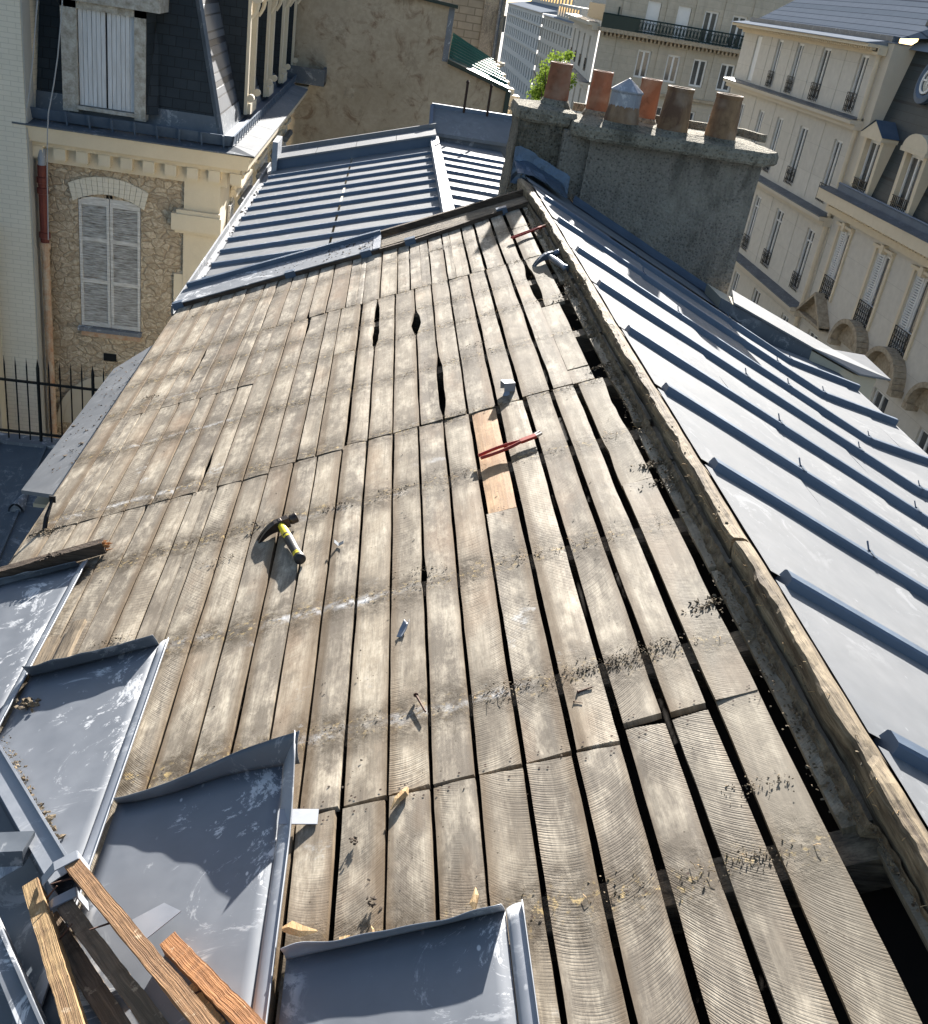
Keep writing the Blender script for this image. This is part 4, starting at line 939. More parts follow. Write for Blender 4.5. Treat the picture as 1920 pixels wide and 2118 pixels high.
for i,y in enumerate([q for q in ys if 7.05<q<12.35]):
    for side in (0,1):
        m=MB();x0,x1=(-1.24,XRd-.05) if side==0 else (XRd+.05,1.45);yy=y+(0 if side==0 else .12)
        if side and yy>12.2: continue
        P=[NS(x0,yy-.024),NS(x0,yy-.016,.027),NS(x0,yy+.016,.027),NS(x0,yy+.024)];Q=[NS(x1,yy-.024),NS(x1,yy-.016,.027),NS(x1,yy+.016,.027),NS(x1,yy+.024)]
        for j in range(3): m.quad([P[j],Q[j],Q[j+1],P[j+1]])
        m.quad(P[::-1]);m.quad(Q);m.build('batten_cap',M['zcap'],NB)
m=MB();m.bar((XRd,6.98,NS(XRd,0).z+.035),(XRd,12.9,NS(XRd,0).z+.035),(.05,0,0),(0,0,.035));m.build('ridge_cap',M['zbright'],NB,bevel=.015)
m=MB();a,b=NS(-1.24,12.5,-.05),NS(XRd,12.5,-.05)
m.hexa([a,b,b+V((0,.5,0)),a+V((0,.5,0))],[a+up*.16,b+up*.16,b+V((0,.5,0))+up*.16,a+V((0,.5,0))+up*.16]);m.build('rear_parapet',M['zcap'],NB)
m=MB()
for k in range(4):
    p=a.lerp(b,k/4)+up*.163+V((0,-.03,0));q=a.lerp(b,(k+1)/4-.003)+up*.163+V((0,-.03,0));m.hexa([p,q,q+V((0,.5,0)),p+V((0,.5,0))],[v+up*.02 for v in (p,q,q+V((0,.5,0)),p+V((0,.5,0)))])
m.bar(a+up*.20+V((0,.53,0)),b+up*.20+V((0,.53,0)),(0,.02,0),(0,0,.035));m.build('parapet_capping',M['zinc'],NB)
# box parapet with two rods
Pa=hY(*z2(1295,740),13.0);Pb=hY(*z2(1790,835),13.0);print(Pa,Pb)
m=MB();m.box((Pa.x,13.0,Pa.z-.55),(1.7,13.5,Pa.z+.02));m.build('box_parapet',M['zdark'],NB)
m=MB();c=Pa.z+.02;m.hexa([V((Pa.x-.04,12.96,c)),V((1.7,12.96,c)),V((1.7,13.55,c)),V((Pa.x-.04,13.55,c))],[V((Pa.x-.04,12.96,c+.04)),V((1.7,12.96,c+.04)),V((1.7,13.5,c+.26)),V((Pa.x-.04,13.5,c+.26))]);m.build('box_capping',M['zinc'],NB)
m=MB();m.bar((Pa.x-.04,13.53,c+.27),(1.7,13.53,c+.27),(0,.03,0),(0,0,.04));m.bar((Pa.x-.04,13.0,c+.02),(Pa.x-.04,13.5,c+.25),(.02,0,0),(0,0,.05));m.build('capping_roll',M['zcap'],NB)
for px,py in ((1450,680),(1575,700)):
    P=hY(*z2(px,py),13.5);o=MB().tube([P-up*.05,P+up*.50],.016,6);o.lathe(P+up*.50,(0,0,1),[(.016,0),(.024,.02),(0,.05)],8);o.build('steel_rod',M['nail'],NB)
m=MB();m.box((-1.16,7.0,-16),(1.45,13.0,-2.45));m.build('wall',M['plaster'],NB)
m=MB();m.bar((-1.29,6.98,-2.36),(-1.29,13.0,-2.36),(.045,0,0),(0,0,.02));m.bar((-1.335,6.98,-2.32),(-1.335,13.0,-2.32),(.007,0,0),(0,0,.035));m.build('eaves_gutter',M['zold'],NB)
m=MB();m.box((-1.26,12.4,-2.35),(-1.20,12.9,-1.95));m.build('gutter_end',M['zbright'],NB)
random.seed(2);m=MB()
for k in range(60): m.chip((-1.29+random.uniform(-.03,.03),random.uniform(7.1,12),-2.335),random.uniform(.006,.02))
tag(m.build('gutter_litter',M['debris'],NB),kind='stuff')

# ================================================================ LEFT STONE HOUSE WITH SLATE MANSARD
LB=thing('stone_house',(-3.6,17,-4),'rubble stone house with cream cornice and dark slate mansard at the upper left','house')
f=Fac((0,16.3,0),(1,0,0))   # looks towards the camera (-y)
z1=lambda x,y:(x/2.52,y/2.52)
ox0=hY(*z1(405,1060),16.3).x;ox1=hY(*z1(735,1060),16.3).x;oz0=hY(*z1(570,1715),16.3).z;oz1=hY(*z1(570,1020),16.3).z
m=wall(f,-5.35,-2.95,-16,-2.95,[(ox0,ox1,oz0,oz1-.05)],.12)
m.build('rubble_wall',M['rubble'],LB)
m=MB();m.box((-2.95,16.24,-16),(-2.40,16.9,-2.951));
for k in range(12):   # quoin blocks of uneven length
    z0=-4.78-.52*k
    if k%2==0: m.box((-3.09,16.25,z0-.50),(-2.95,16.5,z0))
m.build('corner_pier',M['lime'],LB)
m=MB()
m.box((-3.12,16.12,-4.05),(-2.36,16.3,-3.80));m.box((-3.05,16.16,-3.80),(-2.38,16.3,-3.74));m.box((-3.07,16.17,-4.10),(-2.38,16.3,-4.05));m.build('pier_moulding',M['lime'],LB)
# window with louvred shutters
par=f
wt=MB();segs=14;cxm=(ox0+ox1)/2;hw=(ox1-ox0)/2+.06
def arcz(x): return oz1+.02-.16*((x-cxm)/hw)**2
for k in range(segs):
    xa,xb=cxm-hw+2*hw*k/segs,cxm-hw+2*hw*(k+1)/segs
    t0=(xa-cxm)*.12;t1=(xb-cxm)*.12
    wt.hexa([V((xa,16.26,arcz(xa))),V((xb-.006,16.26,arcz(xb))),V((xb-.006,16.32,arcz(xb))),V((xa,16.32,arcz(xa)))],[V((xa+t0,16.26,arcz(xa)+.26)),V((xb+t1-.006,16.26,arcz(xb)+.26)),V((xb+t1-.006,16.32,arcz(xb)+.26)),V((xa+t0,16.32,arcz(xa)+.26))])
wt.build('brick_lintel',M['wbrick'],LB)
for s_,(xa,xb) in enumerate(((ox0+.01,cxm-.005),(cxm+.005,ox1-.01))):
    m=MB();zt=lambda x:arcz(x)-.01
    fbar(m,f,xa,xa+.045,oz0+.02,zt(xa),-.05,.0);fbar(m,f,xb-.045,xb,oz0+.02,zt(xb),-.05,.0)
    zm=[oz0+.02,oz0+(oz1-oz0)*.345,oz0+(oz1-oz0)*.655]
    for z_ in zm: fbar(m,f,xa+.045,xb-.045,z_,z_+.06,-.045,-.002)
    m.hexa([f.p(xa+.045,min(zt(xa),zt(xb))-.07,-.001),f.p(xb-.045,min(zt(xa),zt(xb))-.07,-.001),f.p(xb-.045,min(zt(xa),zt(xb))-.07,-.045),f.p(xa+.045,min(zt(xa),zt(xb))-.07,-.045)],[f.p(xa+.045,zt(xa+.045),-.001),f.p(xb-.045,zt(xb-.045),-.001),f.p(xb-.045,zt(xb-.045),-.045),f.p(xa+.045,zt(xa+.045),-.045)])
    o=m.build('shutter',M['shutg'],LB)
    l=MB();random.seed(s_)
    tops=[zm[1],zm[2],min(zt(xa),zt(xb))-.07]
    for lo,hi in zip([z_+.06 for z_ in zm],tops):
        n=int((hi-lo)/.032)
        for k in range(n):
            z_=lo+(hi-lo)*(k+.15)/n;dz=random.uniform(-.003,.003)
            l.quad([f.p(xa+.045,z_+dz,-.006),f.p(xb-.045,z_+dz*.3,-.006),f.p(xb-.045,z_+.027,-.038),f.p(xa+.045,z_+.027,-.038)]);l.quad([f.p(xa+.045,z_+dz,-.006),f.p(xb-.045,z_+dz*.3,-.006),f.p(xb-.045,z_-.007,-.008),f.p(xa+.045,z_-.007,-.008)][::-1])
    l.build('louvres',M['louv'],o)
m=MB();m.quad([f.p(ox0,oz0,-.11),f.p(ox1,oz0,-.11),f.p(ox1,oz1,-.11),f.p(ox0,oz1,-.11)]);m.build('window_recess',M['iron'],LB)
m=MB();m.box((ox0-.03,16.20,oz0-.05),(ox1+.02,16.32,oz0+.01));o=m.build('window_sill',M['zold'],LB)
m=MB();m.box((ox0+.02,16.24,oz0-.14),(ox1,16.32,oz0-.05));m.build('brick_course',M['pora'],o)
for (a,b,c,d) in ((530,600,832,862),(540,605,1850,1880)):
    P,Q=hY(*z1(a,d),16.27),hY(*z1(b,c),16.27);m=MB();m.box((P.x,16.28,P.z),(Q.x,16.31,Q.z));m.build('vent_grille',M['iron'],LB)
# cornice
m=MB();X0=-5.36;Xc=-1.98
def corn(y0,x1,z0,z1): m.box((X0,y0,z0),(x1,16.4,z1))
def corn2(x1,y0,z0,z1): m.box((-2.6,y0,z0),(x1,26.9,z1))
m.hexa([V((X0,16.0,-3.0)),V((Xc,16.0,-3.0)),V((Xc,16.4,-3.0)),V((X0,16.4,-3.0))],[V((X0,15.93,-2.78)),V((Xc+.05,15.93,-2.78)),V((Xc+.05,16.4,-2.78)),V((X0,16.4,-2.78))])
m.box((X0,16.12,-3.08),(-2.1,16.35,-3.0));m.box((X0,16.22,-3.32),(-2.3,16.35,-3.08))
m.hexa([V((-2.45,16.4,-3.0)),V((Xc,16.4,-3.0)),V((Xc,26.9,-3.0)),V((-2.45,26.9,-3.0))],[V((-2.45,16.4,-2.78)),V((Xc+.05,16.4,-2.78)),V((Xc+.05,26.9,-2.78)),V((-2.45,26.9,-2.78))])
m.box((-2.5,16.35,-3.32),(-2.3,26.9,-3.08));m.box((-2.5,16.35,-3.08),(-2.1,26.9,-3.0))
m.build('cornice',M['lime'],LB)
for k in range(10):
    m=MB();x=-5.17+k*.325;m.box((x,16.10,-3.24),(x+.17,16.225,-3.08));m.box((x+.02,16.14,-3.27),(x+.15,16.225,-3.24));m.build('modillion',M['lime'],LB)
for k in range(30):
    y=16.5+k*.34;m=MB();m.box((-2.30,y,-3.24),(-2.16,y+.17,-3.08));m.build('modillion',M['lime'],LB)

# zinc cornice cover, gutter and brackets
m=MB()
m.hexa([V((X0,15.90,-2.775)),V((Xc+.10,15.90,-2.775)),V((Xc-.25,16.35,-2.775)),V((X0,16.35,-2.775))],[V((X0,15.90,-2.755)),V((Xc+.10,15.90,-2.755)),V((Xc-.25,16.35,-2.70)),V((X0,16.35,-2.70))])
m.build('front_cornice_cover',M['zdark'],LB)
m=MB()
for k in range(9):
    y0,y1=(16.0 if k==0 else 16.35+k*1.17-1.17),16.35+k*1.17
    if k==0: y0,y1=15.90,16.35
    m.hexa([V((-2.32 if k else -2.25,y0,-2.77)),V((Xc+.11,y0,-2.772)),V((Xc+.11,y1-.01,-2.772)),V((-2.35,y1-.01,-2.77))],[V((-2.32,y0+(.4 if k==0 else 0),-2.68)),V((Xc+.11,y0,-2.75)),V((Xc+.11,y1-.01,-2.75)),V((-2.32,y1-.01,-2.68))])
m.build('side_cornice_cover',M['zinc'],LB)
m=MB()
m.hexa([V((X0,16.16,-2.70)),V((-2.24,16.16,-2.70)),V((-2.24,16.20,-2.70)),V((X0,16.20,-2.70))],[V((X0,16.08,-2.54)),V((-2.20,16.08,-2.54)),V((-2.20,16.11,-2.54)),V((X0,16.11,-2.54))]);m.quad([(X0,16.2,-2.66),(-2.24,16.2,-2.66),(-2.24,16.42,-2.62),(X0,16.42,-2.62)])
m.hexa([V((-2.28,16.16,-2.70)),V((-2.24,16.16,-2.70)),V((-2.24,26.4,-2.70)),V((-2.28,26.4,-2.70))],[V((-2.23,16.08,-2.54)),V((-2.20,16.08,-2.54)),V((-2.20,26.4,-2.54)),V((-2.23,26.4,-2.54))]);m.quad([(-2.28,16.2,-2.66),(-2.5,16.2,-2.62),(-2.5,26.4,-2.62),(-2.28,26.4,-2.66)])
m.build('gutter',M['zcap'],LB)
for k in range(8):
    x=-4.63+k*.325;o=MB().bar((x,16.10,-2.73),(x,16.03,-2.54),(.012,0,0),(0,.012,0)).build('gutter_bracket',M['zcap'],LB)
for k in range(34):
    y=16.3+k*.29;MB().bar((-2.21,y,-2.74),(-2.19,y,-2.52),(.006,0,0),(0,.010,0)).build('gutter_bracket',M['zcap'],LB)
# mansard leaning in: front slates coloured dark for shade, side slates paler for sun
ln=.25
def MF(x,z): return V((x,16.42+(z+2.6)*ln,z))
def MS(y,z): return V((-2.46-(z+2.6)*ln,y,z))
m=MB();zt=1.6;hx=lambda z:-2.46-(z+2.6)*ln
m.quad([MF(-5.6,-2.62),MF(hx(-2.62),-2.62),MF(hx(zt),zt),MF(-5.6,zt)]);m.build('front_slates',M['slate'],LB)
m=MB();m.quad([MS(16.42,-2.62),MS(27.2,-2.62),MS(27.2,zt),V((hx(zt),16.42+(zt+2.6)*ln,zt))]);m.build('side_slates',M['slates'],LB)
m=MB();m.quad([MF(-5.6,-2.63)-V((0,.02,0)),MF(-2.45,-2.63)-V((0,.02,0)),MF(hx(-2.35)+.02,-2.35)-V((0,.02,0)),MF(-5.6,-2.35)-V((0,.02,0))]);m.quad([MS(16.40,-2.63)+V((.02,0,0)),MS(26.6,-2.63)+V((.02,0,0)),MS(26.6,-2.35)+V((.02,0,0)),MS(16.48,-2.35)+V((.02,0,0))])
m.build('zinc_upstand',M['zdark'],LB)
MB().bar(MF(hx(-2.62),-2.62),MF(hx(zt),zt),(.03,-.02,0),(.02,.03,0)).build('hip_roll',M['zdark'],LB)
m=MB();m.quad([MF(-5.6,zt),MF(hx(zt),zt),V((hx(zt),27,zt)),V((-5.6,27,zt))]);m.build('roof_terrace',M['zdark'],LB)
# front dormer with closed shutters
dx0=hY(*z1(408,300),16.28).x;dx1=hY(*z1(705,300),16.28).x;dz0=hY(*z1(560,565),16.28).z;dz1=hY(*z1(560,65),16.28).z
m=MB()
for xa,xb in ((dx0-.22,dx0),(dx1,dx1+.16)):
    m.box((xa,16.22,dz0-.1),(xb,17.2,dz1+.1))
m.box((dx0-.22,16.22,dz1),(dx1+.16,17.2,dz1+.10));m.box((dx0-.26,16.14,dz1+.10),(dx1+.36,17.2,dz1+.62));m.box((dx0-.02,16.2,dz0-.06),(dx1+.05,16.5,dz0-.01))
m.build('dormer_frame',M['dfr'],LB)
for xa,xb in ((dx0+.01,(dx0+dx1)/2-.012),((dx0+dx1)/2+.012,dx1-.01)):
    m=MB();n=6
    for k in range(n):
        a,b=xa+(xb-xa)*k/n,xa+(xb-xa)*(k+1)/n;m.box((a+.003,16.27+.004*(k%2),dz0),(b-.003,16.31,dz1))
    o=m.build('dormer_shutter',M['shutp'],LB)
MB().box((dx0+.02,16.32,dz0),(dx1-.02,16.36,dz1)).build('dormer_recess',M['iron'],LB)
m=MB();m.quad([(dx1+.16,16.3,dz1),(dx1+.16,17.2,dz1),(dx1+.16,16.5,dz0)]);m.quad([V((dx1+.165,16.24,dz0)),V((dx1+.32,16.36,dz0)),V((dx1+.2,16.9,dz1+.2)),V((dx1+.165,16.26,dz1+.2))]);m.build('dormer_cheek',M['slate'],LB)
# side facade with windows and sunlit dormers
fs=Fac((-2.42,0,0),(0,1,0))
sw=[(17.6+2.4*k,18.7+2.4*k) for k in range(4)]
m=wall(fs,16.31,27.2,-16,-2.95,[(a,b,-5.9,-3.75) for a,b in sw]+[(a,b,-9.6,-7.2) for a,b in sw],.18);m.build('side_wall',M['lime'],LB)
for a,b in sw:
    w_=window(fs,(a,b,-5.9,-3.75),LB,.16)
    for s0,s1 in ((a-.52,a-.02),(b+.02,b+.52)):
        r=MB();fbar(r,fs,s0,s0+.05,-5.9,-3.78,.02,.06);fbar(r,fs,s1-.05,s1,-5.9,-3.78,.02,.06);z_=-5.9
        while z_<-3.8: fbar(r,fs,s0+.05,s1-.05,z_,z_+.03,.025,.05);z_+=.048
        r.build('side_shutter',M['shutg'],w_)
    m=MB();fbar(m,fs,a-.12,b+.12,-3.72,-3.55,0,.10);fbar(m,fs,a-.16,b+.16,-3.55,-3.48,0,.18)
    m.build('window_head',M['lime'],w_)
    c=MB()
    for yy in (a-.18,b+.18):
        pts=[fs.p(yy,-3.45-.05+.09*math.cos(t)*.0-.0,.02) for t in (0,)]
        c.tube([fs.p(yy,-3.30-.40*k/10,.16*(1-k/10)) for k in range(11)],[.05]*11,6)
        c.lathe(fs.p(yy-.07,-3.34,.16),(0,1,0),[(0,0),(.07,0),(.07,.14),(0,.14)],14);c.lathe(fs.p(yy-.06,-3.62,.06),(0,1,0),[(0,0),(.045,0),(.045,.12),(0,.12)],12)
    c.build('scroll_bracket',M['lime'],w_)
    MB().tube([fs.p(a-.05,-3.80,.18),fs.p(b+.05,-3.80,.18)],.07,8).build('rolled_blind',M['zdark'],w_)
for k in range(4):
    y=18.6+2.75*k;xf=-2.36
    d=MB();d.box((-3.6,y,-2.55),(xf,y+.16,-.45));d.box((-3.6,y+.86,-2.55),(xf,y+1.02,-.45));d.box((-3.6,y-.05,-.60),(xf+.12,y+1.07,-.38));d.box((xf-.3,y+.1,-2.55),(xf+.05,y+.9,-2.38))
    dd=d.build('side_dormer',M['lime'],LB)
    g=MB();g.box((xf-.22,y+.16,-2.4),(xf-.18,y+.86,-.6));g.build('side_dormer_shutter',M['shutg'],dd)
    for yy in (y+.08,y+.94):
        c=MB()
        c.tube([V((xf+.01+.09*math.sin(math.pi*t/6),yy,-.62-.07*t)) for t in range(7)],[.05,.05,.045,.04,.035,.03,.03],6)
        c.lathe((xf+.08,yy-.07,-.72),(0,1,0),[(0,0),(.10,0),(.10,.14),(0,.14)],14);c2=MB();c2.lathe((xf+.05,yy-.06,-2.28),(0,1,0),[(0,0),(.06,0),(.06,.12),(0,.12)],12);c2.build('side_dormer_foot',M['lime'],dd)
        c.build('side_dormer_scroll',M['lime'],dd)
    g=MB();g.bar((xf-.3,y-.06,-2.5),(xf-1.0,y-.06,-.4),(0,.02,0),(.05,0,.02));g.quad([(-3.6,y-.004,-2.55),(xf-.05,y-.004,-2.55),(xf-.05,y-.004,-.5),(-3.6,y-.004,-.5)]);g.build('side_dormer_cheek',M['slate'],dd)
m=MB();m.box((-2.55,26.4,-2.72),(-1.55,27.2,-2.66));m.box((-1.62,26.4,-2.72),(-1.55,27.2,-2.35));m.box((-2.55,26.36,-2.72),(-1.55,26.42,-2.35));m.build('gutter_return',M['zdark'],LB)
# drainpipe
m=MB();x=-5.03;m.tube([(x,16.12,-3.35),(x,16.12,-4.55)],.065,12);
for z_ in (-3.62,-3.78,-4.45): m.lathe((x,16.12,z_),(0,0,1),[(.065,0),(.085,.01),(.085,.09),(.065,.10)],12)
p1=m.build('upper_pipe',M['pred'],LB,smooth=False)
m=MB();m.tube([(x,16.12,-4.55),(x+.01,16.12,-16)],.058,12);m.lathe((x,16.12,-4.62),(0,0,1),[(.058,0),(.08,.01),(.08,.10),(.058,.11)],12);m.lathe((x,16.12,-5.95),(0,0,1),[(.058,0),(.07,.01),(.07,.06),(.058,.07)],12);m.build('lower_pipe',M['pora'],LB)
MB().tube([(x,16.12,-3.36),(x,16.16,-3.12)],.06,12).build('pipe_neck',M['zbright'],LB)
m=MB()   # arched doorway trim low on the stone wall
cx=-4.05;m.grid(lambda a,b:V((cx-math.cos(math.pi*a)*(.85+.10*b),16.25,-7.62+math.sin(math.pi*a)*(.85+.10*b))),20,2);m.grid(lambda a,b:V((cx-.85*math.cos(math.pi*a),16.27,-7.62+b*math.sin(math.pi*a)*.85)),20,2);m.build('blind_arch',M['plaster'],LB)

# white painted brick building at far left
WB=thing('white_brick_building',(-7,15,-5),'white painted brick building along the left edge of the photo','building')
m=MB();m.box((-12,15.92,-16),(-5.17,22,4));m.build('brick_wall',M['wbrick'],WB)
m=MB();m.box((-5.169,15.94,-16),(-5.15,16.28,4));m.build('rendered_return',M['rend'],WB)
m=MB();m.box((-12,15.7,-16),(-5.72,15.92,-4.2));m.build('pilaster',M['plaster'],WB)
# hanging cables
def cable(pts,lab,r=.009):
    m=MB();m.tube([hY(*z1(*p),15.6) for p in pts],r,5);tag(m.build('cable',M['cord'],None),lab,'cable')
cable([(330,-120),(322,60),(300,300),(280,440),(252,590),(247,700),(246,900),(252,1250)],'thin pale cable hanging across the shuttered dormer and down the stone wall')
cable([(205,-100),(190,60),(172,300),(155,470),(140,560)],'thin pale cable hanging close beside the white brick building')

# ================================================================ TAN BLIND GABLE, GREEN ROOF, BLOCK TOWER
TB=thing('tan_gable_house',(0,28,-5),'tall blind gable of stained tan render with a dark green roof edge','house')
m=MB();Y0=27.3;zz=lambda px,py:hY(*z2(px,py),Y0)
A=zz(1415,40);Bq=zz(1378,335);Cq=zz(1690,490);Dq=zz(1680,705);L=zz(520,-200)
poly=[V((-6,Y0,-16)),V((Cq.x,Y0,-16)),V((Cq.x,Y0,Cq.z)),V((Bq.x,Y0,Bq.z)),V((A.x,Y0,A.z)),V((-.2,Y0,A.z+.12)),V((-.2,Y0,3)),V((-6,Y0,3))]
m.prism(poly,(0,.4,0));m.build('gable_wall',M['stucco'],TB)
m=MB();m.bar((Bq.x-.02,Y0+.1,Bq.z+.02),(Cq.x+.05,Y0+.1,Cq.z+.02),(0,.22,0),(0,0,.05));m.bar((Cq.x+.05,Y0+.1,Cq.z),(Cq.x+.05,Y0+.1,-16),(.06,0,0),(0,.2,0));m.bar((-.2,Y0+.1,A.z+.14),(A.x+.06,Y0+.1,A.z+.02),(0,.25,0),(0,0,.04));m.build('green_edge_trim',M['dgreen'],TB)
m=MB();q=[V((Bq.x,Y0+.3,Bq.z+.05)),V((Cq.x+.1,Y0+.3,Cq.z+.05)),hY(*z2(1610,315),31),hY(*z2(1405,175),31)];m.quad(q)
o=m.build('green_roof',M['gneen'],TB);m=MB()
for k in range(1,9):
    a=q[0].lerp(q[3],k/9);b=q[1].lerp(q[2],k/9);m.bar(a+up*.03,b+up*.03,(0,.035,0),(0,0,.03))
m.build('roof_ribs',M['gneen'],o)
m=MB();m.bar(V((A.x-.07,Y0-.005,A.z)),V((A.x-.09,Y0-.005,Bq.z)),(.07,0,0),(0,.01,0));m.build('grey_patch',M['zold'],TB)
P=zz(842,500);m=MB();m.hexa([V((P.x-.14,Y0-.012,P.z-.17)),V((P.x+.12,Y0-.012,P.z-.12)),V((P.x+.12,Y0+.01,P.z-.12)),V((P.x-.14,Y0+.01,P.z-.17))],[V((P.x-.13,Y0-.012,P.z+.12)),V((P.x+.14,Y0-.012,P.z+.12)),V((P.x+.14,Y0+.01,P.z+.12)),V((P.x-.13,Y0+.01,P.z+.12))]);m.build('plaster_patch',M['limed'],TB)
TW=thing('block_tower',(2.2,33,-4),'grey block wall tower rising behind the green roof','tower')
a=hY(*z2(1400,0),32);b=hY(*z2(1575,0),32);c=hY(*z2(1700,0),32)
m=MB();m.box((a.x-.3,32,-16),(b.x,36,2));m.build('block_wall',M['block'],TW)
m=MB();m.box((b.x,31.9,-16),(c.x-.05,36,2));m.build('grey_pier',M['cement'],TW);MB().tube([(c.x-.20,31.85,-16),(c.x-.20,31.85,2)],.05,8).build('pipe',M['zdark'],TW)
SC=thing('sunlit_cornice_house',(3.3,30,-4),'cream house with sunlit stepped ledges right of the green roof','house')
m=MB()
for k,(px,py) in enumerate(((1640,350),(1670,400),(1690,440),(1715,480),(1745,520),(1755,600))):
    P=hY(*z2(px,py),30.5-k*.3);m.box((P.x-.4,P.y,P.z-.28),(P.x+.10,P.y+.6,P.z));
m.build('stepped_ledge',M['lime'],SC);m=MB();P=hY(*z2(1720,560),28.2);m.box((3.25,27.2,-16),(3.65,28.6,P.z));m.build('wall',M['lime'],SC)
BC=thing('balcony_house',(5,52,-4),'narrow cream house front with a curved balcony behind the block tower','house')
a=hY(*z2(1640,0),52);b=hY(*z2(1700,0),52);m=MB();m.box((a.x-.5,52,-16),(b.x-.1,60,3));m.build('wall',M['lime'],BC)
P=hY(*z2(1690,290),51.5);m=MB();m.lathe((P.x-.55,52,P.z-.55),(0,0,1),[(.2,-.3),(.5,-.05),(.62,0),(.62,.12),(.5,.12)],16);m.build('balcony',M['lime'],BC)
P=hY(*z2(1685,130),51.9);MB().box((P.x-.6,51.9,P.z-.35),(P.x,52.0,P.z+.35)).build('window',M['glass'],BC)

# ================================================================ STREET FACADES ON THE RIGHT
KX=18/15.
RB1=thing('cream_apartment_block',(19,47,-6),'cream stone apartment block with three rows of tall windows at the upper right','apartment block')
FX=18.
class FacX(Fac): pass
fx=Fac((FX,0,0),(0,-1,0))      # normal towards -x ; local x = -y
fx.n=V((-1,0,0))
def op(y0,y1,z0,z1): return (-y1*KX,-y0*KX,z0*KX,z1*KX)
colsY=[(45.05,45.75),(42.45,43.1),(40.17,40.85),(37.5,38.3),(34.3,35.0)]
rows=[(-1.88,-.14),(-4.78,-2.76),(-7.86,-5.72),(-11.0,-8.8)]
ops=[op(y0,y1,z0,z1) for z0,z1 in rows for y0,y1 in colsY]
m=wall(fx,-47.5*KX,-33.25*KX,-16,.13*KX,ops,.16);m.build('wall',M['ashlar'],RB1)
for r_,(z0,z1) in enumerate(rows):
    for c_,(y0,y1) in enumerate(colsY):
        if r_==0 and c_==0: window(fx,op(y0,y1,z0,z1),RB1,.13,blind=True);continue
        window(fx,op(y0,y1,z0,z1),RB1,.13,rail=.70,trans=(.8 if r_==2 else 0),fr=.09)
for z_,dd in ((-2.0,.5),(-5.05,.55),(-8.15,.6)): ledge(fx,-47.6*KX,-33.25*KX,z_*KX,dd,.35,RB1,'zdark')
for y in (36.4,39.2,41.6,44.1): 
    for z0,z1 in ((-1.95,.0),(-4.9,-2.35),(-8.0,-5.4)): m=MB();fbar(m,fx,-(y+.28)*KX,-(y-.28)*KX,z0*KX,z1*KX,0,.02);m.build('pilaster',M['ashlar'],RB1)
m=MB();fbar(m,fx,-47.6*KX,-33.2*KX,.10*KX,.2*KX,0,.75);fbar(m,fx,-47.6*KX,-33.2*KX,.0,.10*KX,0,.35);fbar(m,fx,-47.6*KX,-33.2*KX,-.1*KX,.0,0,.12)
for k in range(78): fbar(m,fx,-47.4*KX+k*.218,-47.4*KX+k*.218+.12,.035,.12,.0,.55)
m.build('top_cornice',M['lime'],RB1)
m=MB()
for k in range(20):
    a=-47.6*KX+k*(14.4*KX/20);b=a+14.4*KX/20-.03;m.hexa([fx.p(a,.24,.85),fx.p(b,.24,.85),fx.p(b,.24,0),fx.p(a,.24,0)],[fx.p(a,.27,.85),fx.p(b,.27,.85),fx.p(b,.42,0),fx.p(a,.42,0)])
m.build('cornice_cover',M['farzinc'],RB1)
m=MB();fbar(m,fx,-47.2*KX,-33.0*KX,.34,.60,-.25,.02);m.build('gutter',M['zdark'],RB1)
m=MB();m.quad([fx.p(-47*KX,.55,-.25),fx.p(-33.0*KX,.55,-.25),fx.p(-30.0*KX,.9,-1.5),fx.p(-28.0*KX,4.6,-6.),fx.p(-47*KX+1.5,4.2,-5.2)]);m.build('slate_roof',M['slatel'],RB1)
for y,s_ in ((45,1),(42.6,1.6),(39.5,1.2),(36.7,1.6),(34.6,1)):
    c=MB();P=fx.p(-y*KX,1.3,-1.2);c.bar(P+V((0,0,-.35)),P+V((1.1,0,.55)),(0,.4,0),(-.05,0,.07));c.build('roof_light',M['slate'],RB1)
m=MB();m.tube([fx.p(-33.35*KX,.1,.14),fx.p(-33.35*KX,-4.9,.14)],.09,10);m.tube([fx.p(-33.35*KX,-5.2,.14),fx.p(-33.35*KX,-16,.14)],.09,10);m.box((FX-.35,33.1*KX,-.1),(FX-.02,33.55*KX,.2));m.build('downpipe',M['lime'],RB1)
m=MB();m.box((FX-.0,32.8*KX,-5.0),(FX+6,33.25*KX,.35));m.build('party_wall',M['limef'],RB1);m=MB();m.box((FX-.05,32.75*KX,.353),(FX+6,33.3*KX,.40));m.build('party_wall_cover',M['farzinc'],RB1)
m=MB();m.quad([(FX,47.5*KX,-16),(FX,47.5*KX,.16),(FX+9,47.5*KX+1,.16),(FX+9,47.5*KX+1,-16)]);m.build('end_wall',M['ashf'],RB1)
